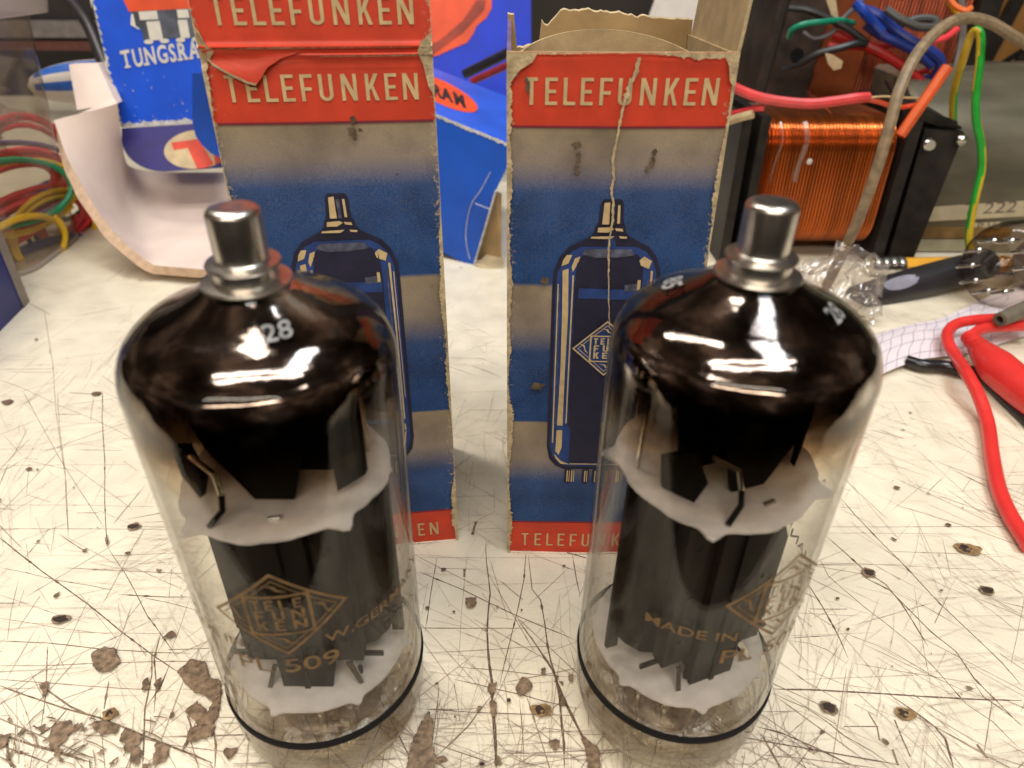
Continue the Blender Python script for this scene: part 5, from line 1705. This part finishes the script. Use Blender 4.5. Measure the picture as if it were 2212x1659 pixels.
wire('hookup_wire', 'red', [(1800, 72, 43.4), (1850, 88, 43.2), (1900, 110, 42.8), (1950, 140, 42.5), (1990, 175, 42.3), (2008, 205, 42), (2006, 235, 41.5)], 0.34, 'thick red wire arching down behind the brown cord', mat=pm('wire_deepred', (0.50, 0.02, 0.02), 0.35))
wire('hookup_wire', 'red', [(1790, 95, 43.6), (1860, 100, 43.3), (1930, 95, 43), (1990, 92, 42.8), (2040, 80, 43), (2068, 60, 43.5)], 0.22, 'red wire crossing to the white paper')
wire('hookup_wire', 'red', [(1975, 160, 43), (2005, 150, 42.6), (2022, 165, 42.4), (2020, 185, 42.5)], 0.2, 'small red wire loop beside the navy bundle', mat=bpy.data.materials['wire_deepred'])
wire('hookup_wire', 'orange', [(2045, -20, 44.5), (2062, 8, 44), (2085, 20, 43.6), (2100, 14, 43.6)], 0.2, 'orange wire at the top edge beside the white paper')
wire('hookup_wire', 'yellow', [(2050, 0, 44.8), (2070, 25, 44.5), (2098, 34, 44.2)], 0.18, 'short yellow wire below the orange one at the top edge')
tg_ = MB().prism([D(x, y, 42.0) for x, y in [(1783, 112), (1800, 116), (1822, 130), (1818, 146), (1802, 150), (1790, 136)]], (0, 0.08, 0))
tag(link('paper_tag', tg_, [cream_pr]), 'small cream paper tag hanging from the black sleeved wire', 'tag')
tg_ = MB().prism([D(x, y, 43.2) for x, y in [(1776, -30), (1802, -30), (1812, 36), (1800, 40)]], (0, 0.06, 0))
tag(link('paper_tag', tg_, [cream_pr]), 'long cream strip hanging at the top edge before the winding', 'tag')
wire('red_lead', 'red', [(1575, 182, 36.6), (1615, 200, 35.6), (1655, 212, 35), (1710, 220, 34.6), (1760, 222, 34.4), (1810, 216, 34.4), (1850, 210, 34.4), (1877, 208, 34.5)], 0.30, 'thick coral red wire running over the near transformer', mat=pm('wire_coral', (0.66, 0.06, 0.06), 0.35))
wire('bare_wire', 'orange', [(1876, 209, 34.5), (1910, 206, 34.5), (1945, 208, 34.6), (1985, 210, 35)], 0.06, 'thin bare strands out of the coral red wire', mat=M['print_cream'])
wire('hookup_wire', 'orange', [(1870, 212, 34.7), (1900, 218, 34.6), (1930, 228, 34.6), (1960, 228, 34.8), (2000, 215, 35.2), (2028, 185, 36)], 0.14, 'thin orange wire curving under the orange sleeve', mat=pm('wire_orangered', (0.75, 0.09, 0.03), 0.35))
wire('hookup_wire', 'red', [(1560, 250, 37), (1600, 240, 36), (1632, 233, 35.4), (1652, 232, 35.2)], 0.18, 'red wire soldered at the left of the near winding')
wire('hookup_wire', 'grey', [(1560, 265, 36.6), (1600, 252, 35.6), (1628, 245, 35.2)], 0.26, 'cream sleeve below the soldered red wire', mat=cream_pr)
wire('hookup_wire', 'grey', [(1745, 195, 36.5), (1760, 212, 35.6), (1790, 235, 35), (1800, 250, 35.4)], 0.05, 'bare hair of copper wire sticking out under the coral wire', mat=copper)
# orange sleeve, a hollow tube
os_ = MB()
pa, pb = D(1945, 292, 34.2), D(2048, 142, 34.8)
ax_ = (pb - pa).normalized()
os_.tube([pa, pb], 0.26, 16, 0, False)
os_.tube([pb, pb - ax_ * 0.8], 0.17, 16, 0, False)
q1 = ax_.cross(Vector((0, 0, 1))).normalized(); q2 = ax_.cross(q1)
rg = lambda r: [pb + (q1 * math.cos(a) + q2 * math.sin(a)) * r for a in [2 * math.pi * k / 16 for k in range(16)]]
os_.grid([rg(0.26), rg(0.17)], 0, False, cu=True)
tag(link('orange_sleeve', os_, [pm('sleeve_orange', (0.72, 0.10, 0.012), 0.4)]), 'hollow orange plastic sleeve leaning over the near transformer', 'sleeving')
# brown two-core cord arching over
wire('brown_cord', 'grey', [(1775, 640, 32.0), (1800, 590, 31.6), (1830, 530, 31), (1865, 450, 30.5), (1900, 350, 30.4), (1925, 262, 30.6), (1945, 190, 31), (1975, 125, 32), (2010, 80, 33), (2050, 48, 34), (2090, 36, 35), (2140, 46, 35.5), (2190, 75, 35.5), (2240, 105, 35.5)], 0.25, 'brown flat cord arching up past the winding and out of the picture', 'cord', 8,
     pm('cord_brown', (0.28, 0.20, 0.115), 0.5, var=0.22, vs=2.5, bump=0.2))
wire('hookup_wire', 'grey', [(2075, -20, 46), (2080, 60, 45), (2070, 130, 44), (2050, 190, 43)], 0.3, 'dark brown wire hanging in front of the white paper', mat=pm('wire_darkbrown', (0.10, 0.075, 0.06), 0.5))

# --- grey metal can with its paper label
YC = 38.6
x0c = D(1965, 400, YC).x
can = thing('metal_can', (x0c + 8, YC + 5, 0), 'grey metal can lying on its side with a typed cream label', 'can')
zc_t = 9.3
sec = [(0.0, 0.2), (-0.15, 1.2), (-0.2, 3.0), (-0.1, 5.0), (0.5, 6.6), (1.6, 7.9), (3.2, 8.8), (5.0, 9.1), (8.0, 9.2), (11, 9.0), (12, 0.2)]
cm = MB()
rows = [[(x, YC + y, z) for y, z in sec] for x in (x0c, x0c + 0.25, x0c + 6, x0c + 18)]
rows[0] = [(x0c, YC + 0.25 + y * 0.96, z * 0.975 + 0.05) for y, z in sec]
cm.grid(rows, 0, True, cu=True)
cm.face(rows[0][::-1])
cm.face(rows[-1])
link('body', cm, [pm('dull_zinc', (0.22, 0.195, 0.135), 0.42, 0.5, var=0.25, vs=0.25, bump=0.05, bs=3, aniso=(0.6, 2, 2))], can)
lb_ = MB()
def canp(x, y, off=0.0):
    """point on the can's flat face"""
    p_ = D(x, y, YC - 0.22 - off)
    return p_
lb_.prism([canp(*q_, 0.03) for q_ in [(1994, 446), (2260, 428), (2260, 462), (1990, 477)]], (0, 0.02, 0), 0)
lb_.prism([canp(*q_, 0.03) for q_ in [(2100, 480), (2165, 476), (2162, 496), (2098, 500)]], (0, 0.02, 0), 0)
o_ = canp(2078, 462, 0.05); rx = (canp(2212, 454, 0.05) - o_).normalized()
add_text(lb_, 'T 222 - 1', 0.95, lambda u, v: o_ + rx * u + Vector((0, 0, v)), 1, 0.0, 1.35)
o2 = canp(2108, 495, 0.05)
add_text(lb_, 'P.V.F', 0.62, lambda u, v: o2 + rx * u + Vector((0, 0, v)), 1, 0.0, 1.3)
link('label', lb_, [pm('label_cream', (0.50, 0.42, 0.27), 0.8, var=0.12, vs=1), pm('typed_ink', (0.16, 0.13, 0.10), 0.8)], can)
st_ = MB()
st_.box((x0c + 0.1, YC - 0.30, 0.85), (x0c + 17, YC - 0.1, 1.5))
link('band', st_, [pm('ochre_band', (0.26, 0.15, 0.05), 0.5, 0.3, var=0.25)], can)
st_ = MB()
st_.box((x0c + 0.1, YC - 0.42, 0.1), (x0c + 17, YC + 0.1, 0.78))
link('foot', st_, [pm('can_foot', (0.36, 0.33, 0.22), 0.5, 0.2)], can)

# --- orange-brown wooden stand with black bars at the back right
wd_ = thing('wooden_stand', D(2150, 150, 56), 'orange brown wooden panel crossed by black bars at the back', 'stand')
m_ = MB().prism([D(x, y, 56) for x, y in [(2050, 230), (2080, -40), (2300, -40), (2300, 250)]], (0, 1.0, 0))
link('panel', m_, [pm('orange_wood', (0.33, 0.145, 0.03), 0.5, var=0.22, vs=0.25, aniso=(1, 1, 0.3))], wd_)
for pts in ([(2098, 170), (2124, 170), (2226, -20), (2198, -20)], [(2176, 180), (2206, 120), (2270, 70), (2270, 180)]):
    m_ = MB().prism([D(x, y, 55.2) for x, y in pts], (0, 0.5, 0))
    link('bar', m_, [lam], wd_)
wire('hookup_wire', 'black', [(2125, 160, 50), (2165, 135, 49), (2212, 105, 48), (2250, 85, 47)], 0.22, 'black wire slanting before the wooden panel')

# --- green and yellow striped earth wire
P_ = spline([D(*q_) for q_ in [(2060, 262, 38.2), (2062, 205, 38), (2072, 160, 37.6), (2088, 105, 37), (2100, 72, 36.8), (2112, 62, 36.6), (2120, 78, 36.4), (2118, 130, 36.2), (2110, 200, 36), (2110, 255, 35.8), (2121, 310, 35.6), (2122, 365, 35.4), (2110, 420, 35.2), (2100, 470, 35), (2095, 515, 34.8), (2102, 545, 34.6), (2112, 560, 34.6)]], 9)
gm = MB().tube(P_, 0.19, 14, mfun=lambda a, b: 1 if ((b - a * 0.10 + 3) % 14) < 6 else 0)
tag(link('earth_wire', gm, [pm('wire_yellow', (0.62, 0.42, 0.02), 0.35), pm('wire_bright_green', (0.015, 0.34, 0.03), 0.35)]), 'green and yellow striped earth wire bent in a hairpin before the can', 'wire')

# --- pencil with its ferrule
pc = thing('pencil', G(2000, 592), 'yellow pencil with a silver ferrule lying behind the black probe', 'pencil')
pa, pb = G(1885, 584, 0.42), G(2230, 574, 0.42)
pa, pb = G(1878, 573, 0.5), G(2240, 567, 0.5)
ax_ = (pb - pa)
m_ = MB().tube([pa + ax_ * 0.20, pb], 0.48, 6); m_.sm = [False] * len(m_.sm)
link('shaft', m_, [pm('pencil_yellow', (0.75, 0.36, 0.02), 0.35, var=0.06)], pc)
fe_ = MB()
N_ = 13
fe_.tube([pa + ax_ * (0.20 * k / N_ ) for k in range(N_ + 1)], [0.50 + (0.035 if k % 3 == 0 else -0.01) for k in range(N_ + 1)], 20)
link('ferrule', fe_, [pm('ferrule_silver', (0.75, 0.72, 0.66), 0.25, 1.0, var=0.15, vs=3)], pc)

# --- black test probe with a grey inset
pbk = thing('test_probe', G(1950, 660), 'black cigar-shaped test probe with an oval grey inset', 'probe')
pa, pb = D(1850, 648, 31.4), D(2135, 567, 33.6)
m_ = MB().tube([pa.lerp(pb, k / 10) for k in range(11)], [0.76 + 0.10 * math.sin(k / 10 * 3.1) for k in range(11)], 24)
link('handle', m_, [pm('probe_black', (0.022, 0.020, 0.023), 0.38)], pbk)
axp = (pb - pa).normalized()
vd = (Vector((0, 0, H)) - pa.lerp(pb, 0.2)).normalized()
nv = (vd - axp * vd.dot(axp)).normalized() * 0.9 + axp.cross(vd).normalized() * -0.10 + Vector((0, 0, 0.35))
nv = (nv - axp * nv.dot(axp)).normalized(); sv = axp.cross(nv)
m_ = MB()
rows = []
for i in range(13):
    t = i / 12
    wv = 0.30 * math.sqrt(max(0, 1 - (2 * t - 1) ** 2)) + 0.004
    c_ = pa.lerp(pb, 0.14 + 0.26 * t)
    rows.append([c_ + (nv * math.cos(a) + sv * math.sin(a)) * 0.85 for a in [wv * (k / 6 - 1) / 0.72 for k in range(13)]])
m_.grid(rows, 0, True)
link('inset', m_, [pm('inset_grey', (0.26, 0.25, 0.31), 0.5)], pbk)

# --- crumpled clear bag by the cord
bgm = MB()
rows = []
for i in range(40):
    r_ = []
    for k in range(40):
        u, v = k / 39, i / 39
        x = 1690 + 200 * u + 12 * math.sin(v * 7)
        y = 700 - 165 * v + 10 * math.sin(u * 6)
        p_ = G(x, 705 - 40 * v)
        hgt_ = 3.1 * v ** 0.9 * (0.55 + 0.45 * math.sin(u * 3.0)) + 0.8 * abs(mnoise.noise((u * 4, v * 4, 0))) + 0.45 * abs(mnoise.noise((u * 11, v * 11, 5)))
        r_.append(p_ + Vector((0.5 * mnoise.noise((u * 5, v * 5, 9)), 0.6 * mnoise.noise((u * 6, v * 6, 2)), max(0.05, hgt_ * (1 if 0.03 < u < 0.98 else 0.6)))))
    rows.append(r_)
bgm.grid(rows, 0, False)
tag(link('plastic_bag', bgm, [see_through('clear_bag', (0.92, 0.90, 0.87), (0.55, 0.5, 0.46), 0.08, 0.16, (0.62, 0.54, 0.50), 0.20, 0.7, 1.6)]), 'crumpled clear plastic bag below the copper winding', 'plastic bag')

# --- spare valve lying with its pins towards the viewer
ctr = D(2160, 573, 30.6)
sv_ = thing('glass_valve', Vector((ctr.x, ctr.y, 0)), 'spare smoky glass valve lying with its pins towards the viewer', 'electron tube')
axd = Vector((-0.90, -0.46, 0.10)).normalized()
Ms = Matrix.Translation(ctr) @ axd.to_track_quat('Z', 'Y').to_matrix().to_4x4()
gl_ = MB().lathe([(0.45, 0.12), (0.55, 0.0), (1.2, 0.0), (1.75, -0.1), (2.02, -0.4), (2.1, -0.9), (2.1, -8)], 56, 0, Ms)
link('glass_bulb', gl_, [see_through('smoky_glass', (0.84, 0.79, 0.74), (0.16, 0.13, 0.11), 0.03, 0.05)], sv_)
tp2 = MB().lathe([(0.0, 0.35), (0.12, 0.3), (0.28, 0.1), (0.42, 0.0), (0.5, -0.3)], 24, 0, Ms)
link('exhaust_tip', tp2, [bpy.data.materials['smoky_glass']], sv_)
for k in range(9):
    a = 2 * math.pi * k / 10 + 0.3
    c, s_ = 1.25 * math.cos(a), 1.25 * math.sin(a)
    m_ = MB().tube([Ms @ Vector((c, s_, -0.7)), Ms @ Vector((c, s_, 1.15)), Ms @ Vector((c, s_, 1.25))], [0.08, 0.08, 0.03], 10)
    m_.lathe([(0.07, 0.12), (0.11, 0.05), (0.15, 0.0)], 12, 0, Ms @ Matrix.Translation((c, s_, 0)))
    link('pin', m_, [M['steel']], sv_)
ib = MB().lathe([(0, -3.4), (1.2, -3.4), (1.3, -3.8), (1.3, -7)], 24, 0, Ms)
link('inner_cage', ib, [pm('cage_brown', (0.20, 0.15, 0.12), 0.6, 0.2, var=0.3)], sv_)

# --- squared paper, slightly waved
sq = MB()
A_ = [(1890, 728), (1935, 712), (1985, 700), (2030, 690), (2080, 668), (2140, 640), (2260, 600)]
B_ = [(1890, 822), (1935, 803), (1985, 784), (2030, 775), (2080, 768), (2140, 752), (2260, 716)]
At = spline([G(x, y, 0.05) for x, y in A_], 6); Bt = spline([G(x, y, 0.05) for x, y in B_], 6)
rows = []
for i, (a, b) in enumerate(zip(At, Bt)):
    hgt_ = 0.30 + 0.15 * math.sin(i * 0.17 + 0.5)
    rows.append([a.lerp(b, k / 8) + Vector((0, 0, 0.04 + hgt_ * math.sin(math.pi * (k / 8) * 0.8 + 0.2))) for k in range(9)])
sq.grid(rows, 0, True)
lines = MB()
up2 = Vector((0, 0, 0.012))
for k in (1, 3, 5, 7):
    for i in range(len(rows) - 1):
        a, b = rows[i][k], rows[i + 1][k]
        dy = Vector((0, 0.014, 0))
        sq.face([a - dy + up2, b - dy + up2, b + dy + up2, a + dy + up2], 1)
for j in range(2, len(rows) - 3, 3):
    for k in range(8):
        jj = min(len(rows) - 1, j)
        a, b = rows[max(0, jj - k // 3)][k], rows[max(0, jj - (k + 1) // 3)][k + 1]
        dx = Vector((0.014, 0, 0))
        sq.face([a - dx + up2, a + dx + up2, b + dx + up2, b - dx + up2], 1)
tag(link('squared_paper', sq, [pm('paper_lilac', (0.70, 0.63, 0.66), 0.85, var=0.04), pm('ruled_line', (0.40, 0.34, 0.46), 0.8)]), 'strip of squared paper lying under the red test lead', 'paper')

# --- red test lead, its handle, the black lead
red_s = pm('lead_red', (0.68, 0.035, 0.03), 0.32, var=0.05)
ld = thing('red_test_lead', G(2080, 780), 'red test lead looping back from its red probe handle', 'test lead')
P_ = spline([G(x, y, z) for x, y, z in [(2250, 672, 1.2), (2200, 682, 1.1), (2150, 686, 1.1), (2100, 690, 1.1), (2068, 698, 1.0), (2050, 716, 0.9), (2052, 742, 0.8), (2070, 772, 0.7), (2092, 806, 0.95), (2116, 850, 0.75), (2136, 910, 0.4), (2146, 980, 0.32), (2160, 1050, 0.3), (2185, 1110, 0.3), (2230, 1180, 0.3)]], 8)
link('cable', MB().tube(P_, 0.235, 14), [red_s], ld)
hp = [G(2240, 700, 1.0), G(2180, 703, 1.0), G(2135, 706, 0.95), G(2110, 716, 0.9), G(2098, 738, 0.9)]
m_ = MB().tube(spline(hp, 6), 0.24, 12)
link('inner_cable', m_, [red_s], ld)
ha, hb = G(2098, 726, 0.9), G(2270, 880, 0.85)
hs, rs = [], []
for k in range(25):
    t = k / 24
    hs.append(ha.lerp(hb, t) + Vector((-0.25 * math.sin(t * 3.1), 0, 0)))
    r_ = 0.36 + 0.34 * min(1, max(0, (t - 0.10) / 0.35))
    if t < 0.24 and k % 2 == 1:
        r_ -= 0.08
    rs.append(r_)
link('handle', MB().tube(hs, rs, 20), [red_s], ld)
tag(link('black_lead', MB().tube(spline([G(1960, 778, 0.30), G(1995, 787, 0.32), G(2040, 789, 0.33), (G(2085, 799, 0.33)), G(2130, 806, 0.3), G(2180, 808, 0.3), G(2250, 806, 0.3)], 7), 0.26, 12), [pm('lead_black', (0.014, 0.013, 0.015), 0.22)]), 'glossy black lead crossing under the red one from beneath the squared paper', 'test lead')
tag(link('black_rod', MB().tube([G(2118, 806, 0.2), G(2160, 850, 0.2), G(2250, 935, 0.2)], 0.17, 12), [rubber]), 'thin black rod lying beneath the red probe handle', 'probe')
mt = MB()
pa, pb = D(2162, 688, 26.3), D(2260, 648, 27.5)
mt.tube([pa, pb], [0.30, 0.42], 18, 0, False)
ax_ = (pb - pa).normalized(); q1 = ax_.cross(Vector((0, 0, 1))).normalized(); q2 = ax_.cross(q1)
rg = lambda r, o: [pa + ax_ * o + (q1 * math.cos(a) + q2 * math.sin(a)) * r for a in [2 * math.pi * k / 18 for k in range(18)]]
mt.grid([rg(0.30, 0), rg(0.17, -0.02), rg(0.14, 0.5)], 0, False, cu=True)
mt.face(rg(0.14, 0.5), 1)
tag(link('cable_end', mt, [pm('grey_brown_sleeve', (0.17, 0.14, 0.10), 0.5, var=0.2), M['soot']]), 'cut end of a grey brown cable above the red lead', 'cable')
